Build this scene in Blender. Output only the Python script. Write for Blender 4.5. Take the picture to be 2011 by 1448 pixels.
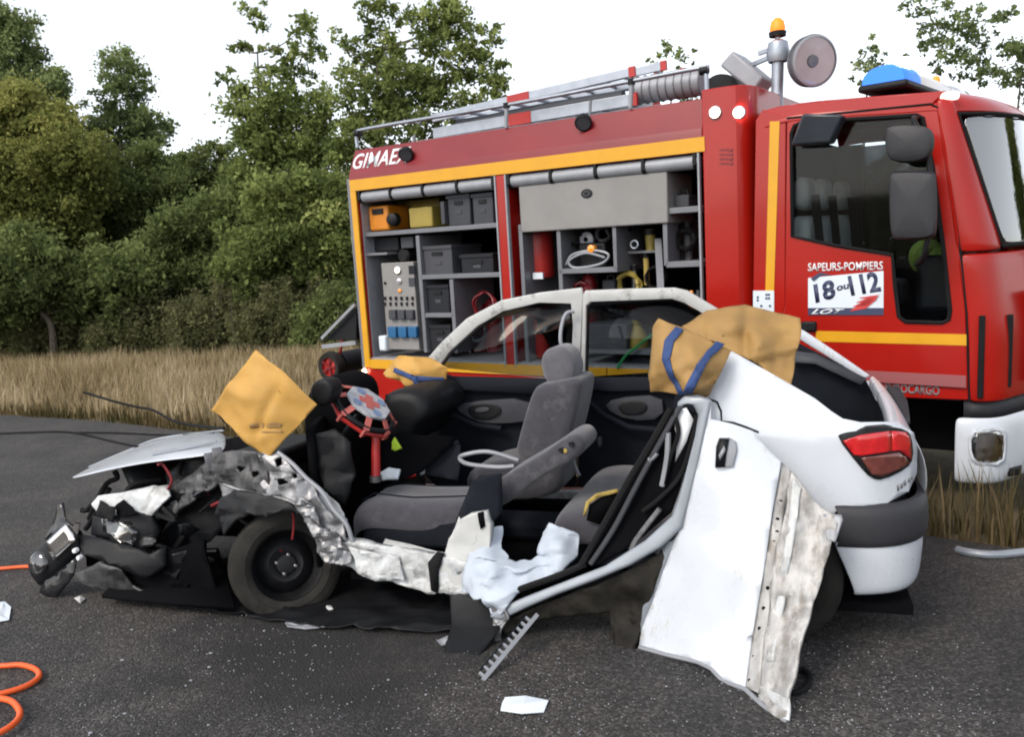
import bpy, bmesh, math, random
import numpy as np
from mathutils import Vector, Matrix, noise, geometry
R = math.radians
random.seed(7); rng = np.random.default_rng(7)
scene = bpy.context.scene
for o in list(bpy.data.objects): bpy.data.objects.remove(o)
COL = scene.collection

# ---------------------------------------------------------------- camera
W, H = 2011.0, 1448.0                 # size of the photograph the sight lines are measured in
FPX, CAMH, PITCH, ROLL = 1650.0, 1.65, .105, -.055
_f = Vector((0, math.cos(PITCH), -math.sin(PITCH))); _r = Vector((1, 0, 0)); _u = _r.cross(_f)
CR = _r*math.cos(ROLL) + _u*math.sin(ROLL); CU = _u*math.cos(ROLL) - _r*math.sin(ROLL); CF = _f
CO = Vector((0, 0, CAMH))
cd = bpy.data.cameras.new('camera'); cam = bpy.data.objects.new('camera', cd); COL.objects.link(cam)
cd.sensor_fit = 'HORIZONTAL'; cd.sensor_width = 36; cd.lens = FPX/W*36; cd.clip_start = .05; cd.clip_end = 2000
m = Matrix.Identity(4)
for i in range(3): m[i][0], m[i][1], m[i][2], m[i][3] = CR[i], CU[i], -CF[i], CO[i]
cam.matrix_world = m; scene.camera = cam

# ---------------------------------------------------------------- light
SUN_EL, SUN_AZ = R(42), R(222)         # azimuth clockwise from +Y: behind the camera, to its left
wd = bpy.data.worlds.new('World'); scene.world = wd; wd.use_nodes = True
nt = wd.node_tree; bg = nt.nodes['Background']
sky = nt.nodes.new('ShaderNodeTexSky'); sky.sky_type = 'NISHITA'; sky.sun_disc = False
sky.sun_elevation = SUN_EL; sky.sun_rotation = SUN_AZ; sky.air_density = 1.0; sky.dust_density = 1.0; sky.ozone_density = 1.0
hs = nt.nodes.new('ShaderNodeHueSaturation'); hs.inputs['Saturation'].default_value = .28
nt.links.new(sky.outputs[0], hs.inputs['Color']); nt.links.new(hs.outputs[0], bg.inputs[0]); bg.inputs[1].default_value = .15
sd = bpy.data.lights.new('sun', 'SUN'); sd.energy = 1.1; sd.angle = R(20); sd.color = (1, .89, .74)
sun = bpy.data.objects.new('sun', sd); COL.objects.link(sun)
_d = Vector((math.sin(SUN_AZ)*math.cos(SUN_EL), math.cos(SUN_AZ)*math.cos(SUN_EL), math.sin(SUN_EL)))
sun.rotation_euler = _d.to_track_quat('Z', 'Y').to_euler(); sun.location = _d*30
vs = scene.view_settings; vs.view_transform = 'Standard'; vs.look = 'None'; vs.gamma = 1; vs.use_curve_mapping = False
vs.exposure = 1.0
scene.render.engine = 'CYCLES'; scene.cycles.filter_width = 2.0

# ---------------------------------------------------------------- frames of reference
def ray(px, py): return CR*((px-W/2)/FPX) - CU*((py-H/2)/FPX) + CF
def ground(px, py, z=0.0):
    d = ray(px, py); return CO + d*((z-CAMH)/d.z)
def at_y(px, py, y):
    d = ray(px, py); return CO + d*(y/d.y)
# wrecked car: x forward, y to its own left (the side seen), z up
ct = .316; CAR_O = Vector((1.2356, 4.30, 0))
CAR_M = Matrix(((-math.cos(ct), math.sin(ct), 0), (-math.sin(ct), -math.cos(ct), 0), (0, 0, 1)))
# fire engine: u forward, v out of the side seen, z up; parked on the verge, leaning a little to the road
K = 1.08
def _trm(t, ln, pi):
    U = Vector((math.cos(t), -math.sin(t), 0)); V = Vector((-math.sin(t), -math.cos(t), 0)); Z = Vector((0, 0, 1))
    U2 = U*math.cos(pi)+Z*math.sin(pi); Z2 = Z*math.cos(pi)-U*math.sin(pi)
    Z3 = Z2*math.cos(ln)-V*math.sin(ln); V3 = V*math.cos(ln)+Z2*math.sin(ln)
    return Matrix((U2, V3, Z3))
TR_M = _trm(.5904, -.0382, -.0211); TR_O = CO + (Vector((-1.2773, 7.3843, .0269))-CO)*K
FR = {'c': (CAR_O, CAR_M), 't': (TR_O, TR_M), 'w': (Vector((0, 0, 0)), Matrix.Identity(3))}
def local(px, py, fr, ax, val):
    o, M = FR[fr]; d = M @ ray(px, py); p = M @ (CO-o); return p + d*((val-p[ax])/d[ax])
def C(px, py, y): return local(px, py, 'c', 1, y)
def Cz(px, py, z): return local(px, py, 'c', 2, z)
def Cx(px, py, x): return local(px, py, 'c', 0, x)
def T(px, py, v=0.0): return local(px, py, 't', 1, v)
def frame_matrix(fr):
    o, M = FR[fr]; return Matrix.Translation(o) @ M.transposed().to_4x4()

# ---------------------------------------------------------------- materials
MATS = {}
def mat(name, col, rough=.5, metal=0., var=.12, vs_=6., bump=0., bs=40., spec=.5, coat=0., dirt=None, ds=4., dt=.55, stretch=None, sheen=0., scratch=None):
    if name in MATS: return MATS[name]
    m = bpy.data.materials.new(name); m.use_nodes = True; n = m.node_tree.nodes; l = m.node_tree.links
    b = n['Principled BSDF']; tc = n.new('ShaderNodeTexCoord'); src = tc.outputs['Object']
    if stretch:
        mp = n.new('ShaderNodeMapping'); mp.inputs['Scale'].default_value = stretch; l.new(src, mp.inputs[0]); src = mp.outputs[0]
    nz = n.new('ShaderNodeTexNoise'); nz.inputs['Scale'].default_value = vs_; nz.inputs['Detail'].default_value = 6; l.new(src, nz.inputs['Vector'])
    rp = n.new('ShaderNodeValToRGB'); rp.color_ramp.elements[0].position = .3; rp.color_ramp.elements[1].position = .7
    rp.color_ramp.elements[0].color = tuple(max(0, c*(1-var)) for c in col)+(1,); rp.color_ramp.elements[1].color = tuple(min(1, c*(1+var)) for c in col)+(1,)
    l.new(nz.outputs[0], rp.inputs[0]); out = rp.outputs[0]
    if dirt:
        d = n.new('ShaderNodeTexNoise'); d.inputs['Scale'].default_value = ds; d.inputs['Detail'].default_value = 9; d.inputs['Roughness'].default_value = .7; l.new(src, d.inputs['Vector'])
        r2 = n.new('ShaderNodeValToRGB'); r2.color_ramp.elements[0].position = dt-.06; r2.color_ramp.elements[1].position = dt+.1; l.new(d.outputs[0], r2.inputs[0])
        mx = n.new('ShaderNodeMix'); mx.data_type = 'RGBA'; l.new(r2.outputs[0], mx.inputs[0]); l.new(out, mx.inputs[6]); mx.inputs[7].default_value = tuple(dirt)+(1,); out = mx.outputs[2]
    if scratch:
        acc = out
        for rot in ((0, .5, 0), (.3, -.9, .2)):
            mp = n.new('ShaderNodeMapping'); mp.inputs['Rotation'].default_value = rot; mp.inputs['Scale'].default_value = (14, 14, 1.6); l.new(tc.outputs['Object'], mp.inputs[0])
            w = n.new('ShaderNodeTexNoise'); w.inputs['Scale'].default_value = 1.6; w.inputs['Detail'].default_value = 2; l.new(mp.outputs[0], w.inputs['Vector'])
            d1 = n.new('ShaderNodeMath'); d1.operation = 'COMPARE'; d1.inputs[1].default_value = .5; d1.inputs[2].default_value = .006; l.new(w.outputs[0], d1.inputs[0])
            g = n.new('ShaderNodeTexNoise'); g.inputs['Scale'].default_value = 3.2; l.new(tc.outputs['Object'], g.inputs['Vector'])
            d2 = n.new('ShaderNodeMapRange'); d2.inputs[1].default_value = .55; d2.inputs[2].default_value = .68; l.new(g.outputs[0], d2.inputs[0])
            mu = n.new('ShaderNodeMath'); mu.operation = 'MULTIPLY'; l.new(d1.outputs[0], mu.inputs[0]); l.new(d2.outputs[0], mu.inputs[1])
            mx = n.new('ShaderNodeMix'); mx.data_type = 'RGBA'; l.new(mu.outputs[0], mx.inputs[0]); l.new(acc, mx.inputs[6]); mx.inputs[7].default_value = tuple(scratch)+(1,); acc = mx.outputs[2]
        out = acc
    l.new(out, b.inputs['Base Color'])
    rr = n.new('ShaderNodeMapRange'); rr.inputs[3].default_value = max(.02, rough-.08); rr.inputs[4].default_value = min(1, rough+.1); l.new(nz.outputs[0], rr.inputs[0]); l.new(rr.outputs[0], b.inputs['Roughness'])
    b.inputs['Metallic'].default_value = metal; b.inputs['Specular IOR Level'].default_value = spec
    if coat: b.inputs['Coat Weight'].default_value = coat; b.inputs['Coat Roughness'].default_value = .08
    if sheen: b.inputs['Sheen Weight'].default_value = sheen
    if bump:
        bn = n.new('ShaderNodeTexNoise'); bn.inputs['Scale'].default_value = bs; bn.inputs['Detail'].default_value = 5; l.new(src, bn.inputs['Vector'])
        bp = n.new('ShaderNodeBump'); bp.inputs['Strength'].default_value = bump; bp.inputs['Distance'].default_value = .01; l.new(bn.outputs[0], bp.inputs['Height']); l.new(bp.outputs[0], b.inputs['Normal'])
    MATS[name] = m; return m
def emit(name, col, strength):
    m = bpy.data.materials.new(name); m.use_nodes = True; b = m.node_tree.nodes['Principled BSDF']
    b.inputs['Base Color'].default_value = tuple(col)+(1,); b.inputs['Emission Color'].default_value = tuple(col)+(1,); b.inputs['Emission Strength'].default_value = strength
    MATS[name] = m; return m
def glassy(name, col, alpha, rough=.04, ior=1.5):
    """thin tinted pane: mostly clear, reflecting at grazing angles"""
    m = bpy.data.materials.new(name); m.use_nodes = True; n = m.node_tree.nodes; l = m.node_tree.links; n.remove(n['Principled BSDF'])
    t = n.new('ShaderNodeBsdfTransparent'); t.inputs[0].default_value = tuple(col)+(1,)
    g = n.new('ShaderNodeBsdfGlossy'); g.inputs['Roughness'].default_value = rough; g.inputs[0].default_value = (1, 1, 1, 1)
    f = n.new('ShaderNodeFresnel'); f.inputs[0].default_value = ior; a = n.new('ShaderNodeMath'); a.operation = 'ADD'; a.inputs[1].default_value = alpha; l.new(f.outputs[0], a.inputs[0])
    x = n.new('ShaderNodeMixShader'); l.new(a.outputs[0], x.inputs[0]); l.new(t.outputs[0], x.inputs[1]); l.new(g.outputs[0], x.inputs[2]); l.new(x.outputs[0], n['Material Output'].inputs[0])
    MATS[name] = m; return m
mat('white_paint', (0.53, 0.56, 0.61), .28, var=.03, coat=.5, dirt=(.36, .355, .35), ds=3.5, dt=.69, scratch=(.46, .455, .45))
mat('white_dirty', (.46, .475, .48), .45, var=.25, vs_=12, dirt=(.22, .21, .20), ds=9, dt=.57, bump=.3)
mat('cream_paint', (.46, .465, .46), .45, var=.1, dirt=(.12, .11, .10), ds=6, dt=.6)
mat('scraped', (.36, .355, .35), .5, .2, var=.22, vs_=9, dirt=(.20, .185, .17), ds=5, dt=.53, bump=.15, bs=14, stretch=(3.0, 3.0, .5))
mat('torn_metal', (0.22, 0.22, 0.23), .42, .6, var=.3, vs_=18, dirt=(.10, .097, .095), ds=11, dt=.6, bump=.35, bs=30)
mat('torn_dark', (.07, .07, .072), .5, .5, var=.4, vs_=14, dirt=(.02, .02, .02), ds=9, dt=.55, bump=.4, bs=26)
mat('torn_brown', (0.022, 0.02, 0.017), .6, .3, var=.4, vs_=10, dirt=(.012, .011, .010), ds=9, dt=.52, bump=.4, bs=20, spec=.15)
mat('grey_paint', (0.24, 0.265, 0.3), .4, .1, var=.12, coat=.3)
mat('red_paint', (0.32, 0.008, 0.004), .22, var=.08, vs_=2, spec=.35, coat=.12)
mat('red_dull', (0.17, 0.006, 0.01), .4, var=.1, vs_=3)
mat('red_plastic', (0.36, 0.018, 0.015), .45, var=.12)
mat('yellow_tape', (0.6, 0.29, 0.004), .4, var=.06)
mat('alu', (0.33, 0.355, 0.4), .38, .75, var=.12, vs_=12)
mat('alu_pale', (0.26, 0.27, 0.295), .45, .15, var=.1, vs_=9)
mat('shelf_grey', (0.15, 0.155, 0.172), .45, .2, var=.1)
mat('panel_beige', (0.21, 0.204, 0.2), .55, var=.08)
mat('steel', (0.16, 0.16, 0.165), .35, .8, var=.2, vs_=14)
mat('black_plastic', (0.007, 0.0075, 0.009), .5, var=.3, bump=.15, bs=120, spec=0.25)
mat('black_gloss', (.01, .01, .012), .15, var=.2)
mat('rubber', (0.007, 0.007, 0.008), .8, var=.3, bump=.3, bs=60, spec=0.2)
mat('tyre', (0.024, 0.0225, 0.0205), .85, var=.35, vs_=9, bump=.25, bs=50, dirt=(.035, .033, .03), ds=6, dt=.6, spec=0.15)
mat('rim', (0.018, 0.018, 0.02), .5, .5, var=.3, vs_=12, spec=0.3)
mat('dark_trim', (0.008, 0.01, 0.015), .75, var=.2, bump=.3, bs=200, spec=0.15)
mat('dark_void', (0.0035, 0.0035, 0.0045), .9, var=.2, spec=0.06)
mat('seat_fabric', (0.05, 0.049, 0.058), .95, var=.12, vs_=22, bump=.35, bs=260, dirt=(.10, .097, .105), ds=7, dt=.6, sheen=.3, spec=0.2)
mat('seat_pale', (0.095, 0.092, 0.105), .95, var=.12, vs_=22, bump=.35, bs=260, sheen=.3)
mat('door_fabric', (0.045, 0.047, 0.056), .95, var=.15, vs_=30, bump=.3, bs=220)
mat('cab_seat', (0.5, 0.5, 0.47), .9, var=.15, vs_=8, bump=.25, bs=80)
mat('foam', (0.36, 0.26, 0.07), .95, var=.2, bump=.5, bs=60)
mat('tarp', (0.31, 0.182, 0.058), .7, var=.14, vs_=5, bump=.35, bs=14, dirt=(.23, .135, .045), ds=2.2, dt=.66)
mat('tarp_bright', (0.47, 0.262, 0.058), .65, var=.1, vs_=5, bump=.35, bs=14, dirt=(.40, .22, .05), ds=3.5, dt=.64)
mat('badge_grey', (.16, .16, .17), .5, var=.1)
mat('tarp_print', (.33, .19, .075), .8, var=.2)
mat('strap_blue', (.02, .05, .16), .7, var=.15, bump=.3, bs=200)
mat('sheet_white', (0.42, 0.47, 0.54), .8, var=.06, bump=.15, bs=25)
mat('paper', (.62, .68, .74), .8, var=.06)
mat('orange_hose', (.75, .10, .012), .45, var=.1)
mat('hi_vis', (.55, .80, .05), .7, var=.12)
mat('vest_dull', (.16, .24, .03), .8, var=.15)
mat('bark', (.10, .085, .065), .9, var=.4, vs_=14, bump=.8, bs=20)
mat('print_navy', (.03, .04, .09), .5, var=.05)
mat('print_white', (.75, .77, .80), .5, var=.04)
mat('print_red', (.5, .04, .04), .5, var=.05)
mat('sticker_ground', (.60, .66, .72), .4, var=.04)
mat('plastic_grey', (0.05, 0.052, 0.06), .6, var=.12, spec=0.3)
mat('crate_grey', (0.042, 0.045, 0.053), .6, var=.12, spec=0.3)
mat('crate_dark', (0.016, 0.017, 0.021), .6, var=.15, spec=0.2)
mat('orange_case', (0.5, 0.17, 0.008), .5, var=.12)
mat('yellow_case', (0.26, 0.195, 0.035), .55, var=.12)
mat('socket_blue', (0.008, 0.09, 0.22), .45, var=.08)
mat('lens_red', (.50, .012, .015), .12, var=.12, vs_=30, coat=1.)
mat('lens_smoke', (0.13, 0.035, 0.028), .12, var=.2, vs_=25, coat=1.)
mat('lens_clear', (.50, .50, .52), .08, .6, var=.25, vs_=18, coat=1.)
mat('cover_pale', (.50, .45, .40), .2, var=.08, coat=.5)
mat('disc_grey', (.36, .37, .40), .6, var=.2, vs_=30)
mat('disc_red', (.42, .10, .085), .6, var=.15, vs_=30)
mat('disc_blue', (.16, .22, .36), .6, var=.2, vs_=30)
mat('lens_orange', (.85, .30, .03), .2, var=.1, coat=1.)
mat('chrome', (.72, .70, .68), .09, 1., var=.1)
mat('reflector_dull', (0.85, 0.73, 0.69), .45, 0., var=.1, spec=.2)
mat('visor', (0.022, 0.027, 0.036), .3, var=.1)
mat('mirror_shell', (0.014, 0.014, 0.018), .55, var=.12, bump=.15, bs=150)
mat('bumper_white', (0.52, 0.55, 0.6), .35, var=.05)
mat('bumper_grey', (0.022, 0.022, 0.027), .6, var=.1, bump=.15, bs=150)
mat('tree_green', (.05, .07, .02), .7)
emit('lamp_warm', (1, .62, .42), 9); emit('lamp_white', (1, .9, .85), 12); emit('lamp_blue', (.02, .16, .75), .45); emit('lamp_small', (1, .75, .5), 5); emit('lamp_cover', (1, .93, .85), .9)
emit('beacon', (.85, .22, .01), .35)
glassy('glass_car', (.55, .59, .61), .0, ior=1.28); glassy('glass_truck', (.75, .79, .81), .0, ior=1.22); glassy('glass_screen', (.5, .55, .57), .2, .02)
glassy('glass_dimmer', (.16, .18, .19), .0, ior=1.25); glassy('lens_clear_thin', (.92, .92, .93), .05)

# ---------------------------------------------------------------- object helpers
ORG = {}
def tag(o, label=None, cat=None, group=None, kind=None):
    if label: o['label'] = label
    if cat: o['category'] = cat
    if group: o['group'] = group
    if kind: o['kind'] = kind
    return o
def empty(name, label, cat, group=None, fr='w', loc=(0, 0, 0)):
    o = bpy.data.objects.new(name, None); COL.objects.link(o); o.empty_display_size = .2
    o.matrix_world = frame_matrix(fr) @ Matrix.Translation(Vector(loc)); ORG[o] = Vector(loc); return tag(o, label, cat, group)
def finish(name, me, mt, parent, smooth=True, bevel=0, solid=0, sub=0, ang=40, fr=None, loc=None):
    """link a mesh given in frame coordinates; a top-level thing gets its origin at loc"""
    bm = bmesh.new(); bm.from_mesh(me); bmesh.ops.recalc_face_normals(bm, faces=bm.faces); bm.to_mesh(me); bm.free()
    me.materials.append(MATS[mt])
    if smooth:
        me.polygons.foreach_set('use_smooth', [True]*len(me.polygons)); me.set_sharp_from_angle(angle=R(ang))
    o = bpy.data.objects.new(name, me); COL.objects.link(o)
    if parent:
        o.parent = parent; root = parent
        while root.parent: root = root.parent
        if root in ORG: me.transform(Matrix.Translation(-ORG[root]))
    elif fr:
        vs_ = [v.co for v in me.vertices]
        c = Vector(loc) if loc else Vector((sum(v.x for v in vs_)/len(vs_), sum(v.y for v in vs_)/len(vs_), min(v.z for v in vs_)))
        me.transform(Matrix.Translation(-c)); ORG[o] = c; o.matrix_world = frame_matrix(fr) @ Matrix.Translation(c)
    if solid: s = o.modifiers.new('thickness', 'SOLIDIFY'); s.thickness = solid; s.offset = 0
    if bevel: b = o.modifiers.new('edge', 'BEVEL'); b.width = bevel; b.segments = 2; b.limit_method = 'ANGLE'; b.angle_limit = R(35)
    if sub: s = o.modifiers.new('round', 'SUBSURF'); s.levels = sub; s.render_levels = sub
    return o
class MB:
    def __init__(s): s.v = []; s.f = []
    def add(s, v, f):
        k = len(s.v); s.v += [Vector(p) for p in v]; s.f += [tuple(i+k for i in q) for q in f]; return s
    def box(s, x0, x1, y0, y1, z0, z1, M=None):
        v = [Vector((x, y, z)) for x in (x0, x1) for y in (y0, y1) for z in (z0, z1)]
        if M: v = [M @ p for p in v]
        return s.add(v, [(0, 1, 3, 2), (4, 6, 7, 5), (0, 4, 5, 1), (2, 3, 7, 6), (0, 2, 6, 4), (1, 5, 7, 3)])
    def bar(s, a, b, w, h, up=(0, 0, 1)):
        a, b = Vector(a), Vector(b); d = (b-a).normalized(); u = Vector(up); x = d.cross(u)
        if x.length < .01: u = Vector((1, 0, 0)); x = d.cross(u)
        x.normalize(); u = x.cross(d)
        v = [p + x*(i*w/2) + u*(j*h/2) for p in (a, b) for i, j in ((-1, -1), (1, -1), (1, 1), (-1, 1))]
        return s.add(v, [(0, 3, 2, 1), (4, 5, 6, 7), (0, 1, 5, 4), (1, 2, 6, 5), (2, 3, 7, 6), (3, 0, 4, 7)])
    def loft(s, rows, cu=False, cv=False):
        n, k = len(rows), len(rows[0]); v = [p for r in rows for p in r]; f = []
        for i in range(n if cv else n-1):
            for j in range(k if cu else k-1):
                a, b = i*k+j, i*k+(j+1) % k; c, d = ((i+1) % n)*k+(j+1) % k, ((i+1) % n)*k+j; f.append((a, b, c, d))
        return s.add(v, f)
    def tube(s, pts, r, n=8, closed=False, caps=True):
        pts = [Vector(p) for p in pts]; N = len(pts); rows = []; prev = None
        for i, p in enumerate(pts):
            a = pts[(i-1) % N] if (closed or i) else p; b = pts[(i+1) % N] if (closed or i < N-1) else p; d = (b-a).normalized()
            x = prev - d*prev.dot(d) if prev else d.orthogonal()
            x = (x if x.length > 1e-4 else d.orthogonal()).normalized(); prev = x; y = d.cross(x); rr = r[i] if isinstance(r, (list, tuple)) else r
            rows.append([p + (x*math.cos(2*math.pi*k/n) + y*math.sin(2*math.pi*k/n))*rr for k in range(n)])
        k0 = len(s.v); s.loft(rows, cu=True, cv=closed)
        if caps and not closed: s.f += [tuple(k0+i for i in range(n))[::-1], tuple(k0+(N-1)*n+i for i in range(n))]
        return s
    def lathe(s, prof, o, axis, n=32):
        """prof: (radius, distance along axis)"""
        o = Vector(o); a = Vector(axis).normalized(); x = a.orthogonal().normalized(); y = a.cross(x)
        return s.loft([[o + a*h + (x*math.cos(2*math.pi*k/n)+y*math.sin(2*math.pi*k/n))*max(r_, 1e-4) for k in range(n)] for r_, h in prof], cu=True)
    def prism(s, poly, off):
        """poly: 3D points, off: extrusion vector"""
        p = [Vector(q) for q in poly]; n = len(p); off = Vector(off)
        return s.add(p+[q+off for q in p], [tuple(range(n))[::-1], tuple(range(n, 2*n))]+[(i, (i+1) % n, n+(i+1) % n, n+i) for i in range(n)])
    def mesh(s, name):
        me = bpy.data.meshes.new(name); me.from_pydata([tuple(p) for p in s.v], [], s.f); me.update(); return me
    def build(s, name, mt, parent=None, **k): return finish(name, s.mesh(name), mt, parent, **k)
def tps(ctrl):
    P = np.array([c[:2] for c in ctrl], float)/100; d = np.array([c[2] for c in ctrl], float); n = len(P)
    def phi(r2): return np.where(r2 > 1e-12, .5*r2*np.log(np.maximum(r2, 1e-12)), 0)
    A = np.zeros((n+3, n+3)); A[:n, :n] = phi(((P[:, None]-P[None])**2).sum(2)) + np.eye(n)*.02
    A[:n, n] = 1; A[:n, n+1:] = P; A[n, :n] = 1; A[n+1:, :n] = P.T
    w = np.linalg.lstsq(A, np.concatenate([d, [0, 0, 0]]), rcond=None)[0]
    return lambda x, y: float(phi(((P-np.array([x, y])/100)**2).sum(1)) @ w[:n] + w[n] + w[n+1]*x/100 + w[n+2]*y/100)
def ridge(q): return 1-2*abs(noise.noise(q))
def plate(name, pts, fr, mt, parent=None, th=.004, holes=(), ctrl=(), grid=24, crumple=0., cs=4., depth=None, crease=0., **k):
    """sheet cut to an outline measured along sight lines (px, py, own depth in its frame), bent through its control depths"""
    ax = 1; fn = depth or tps(list(pts)+list(ctrl))
    loops = [[Vector((p[0], p[1], 0)) for p in pts]]+[[Vector((p[0], p[1], 0)) for p in h] for h in holes]
    allv = [v for lp in loops for v in lp]; tri = geometry.tessellate_polygon(loops)
    bm = bmesh.new(); bv = [bm.verts.new(v) for v in allv]
    for t in tri:
        try: bm.faces.new([bv[i] for i in t])
        except ValueError: pass
    if grid:
        xs = [v.x for v in allv]; ys = [v.y for v in allv]
        for a0, a1, nrm in ((min(xs), max(xs), (1, 0, 0)), (min(ys), max(ys), (0, 1, 0))):
            q = a0+grid
            while q < a1-1:
                bmesh.ops.bisect_plane(bm, geom=bm.verts[:]+bm.edges[:]+bm.faces[:], plane_co=Vector(nrm)*q, plane_no=nrm); q += grid
    for v in bm.verts:
        p = local(v.co.x, v.co.y, fr, ax, fn(v.co.x, v.co.y))
        if crumple:
            q = p*cs; p = p + Vector((noise.noise(q+Vector((3, 0, 0)))*.5, noise.noise(q)+.5*noise.noise(q*2.3), noise.noise(q+Vector((0, 9, 0)))*.5))*crumple
        if crease:
            q = p*cs; p = p + Vector((ridge(q*.8+Vector((5, 2, 0)))*.5, ridge(q)+.45*ridge(q*2.1+Vector((0, 4, 0))), ridge(q*.9+Vector((1, 7, 3)))*.5))*crease
        v.co = p
    me = bpy.data.meshes.new(name); bm.to_mesh(me); bm.free()
    if not parent and 'fr' not in k: k['fr'] = fr
    return finish(name, me, mt, parent, solid=th, **k)
def letters(text, mt, parent, corners, off=.0, ext=.002, shear=0., name='lettering', bold=.02, fr=None):
    """flat lettering filling the parallelogram corners = (lower left, lower right, upper left)"""
    cu = bpy.data.curves.new('t', 'FONT'); cu.body = text; cu.offset = bold; cu.shear = shear; cu.resolution_u = 3
    ob = bpy.data.objects.new('t', cu); COL.objects.link(ob); me = bpy.data.meshes.new_from_object(ob); bpy.data.objects.remove(ob)
    me.name = name; xs = [v.co.x for v in me.vertices]; ys = [v.co.y for v in me.vertices]
    a, b, c = (Vector(p) for p in corners); n = (b-a).cross(c-a).normalized()
    for v in me.vertices:
        s, t = (v.co.x-min(xs))/(max(xs)-min(xs)), (v.co.y-min(ys))/(max(ys)-min(ys)); v.co = a+(b-a)*s+(c-a)*t+n*off
    return finish(name, me, mt, parent, smooth=False, fr=fr, solid=ext)
def rounded(pts, it=2):
    for _ in range(it):
        q = []
        for i, p in enumerate(pts):
            n = pts[(i+1) % len(pts)]; q += [tuple(a*.75+b*.25 for a, b in zip(p, n)), tuple(a*.25+b*.75 for a, b in zip(p, n))]
        pts = q
    return pts
def smooth_path(pts, n=6):
    pts = [Vector(p) for p in pts]; out = []
    for i in range(len(pts)-1):
        p0, p1, p2, p3 = pts[max(i-1, 0)], pts[i], pts[i+1], pts[min(i+2, len(pts)-1)]
        for k in range(n):
            t = k/n; out.append(.5*((2*p1)+(p2-p0)*t+(2*p0-5*p1+4*p2-p3)*t*t+(3*p1-p0-3*p2+p3)*t**3))
    return out+[pts[-1]]
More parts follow.
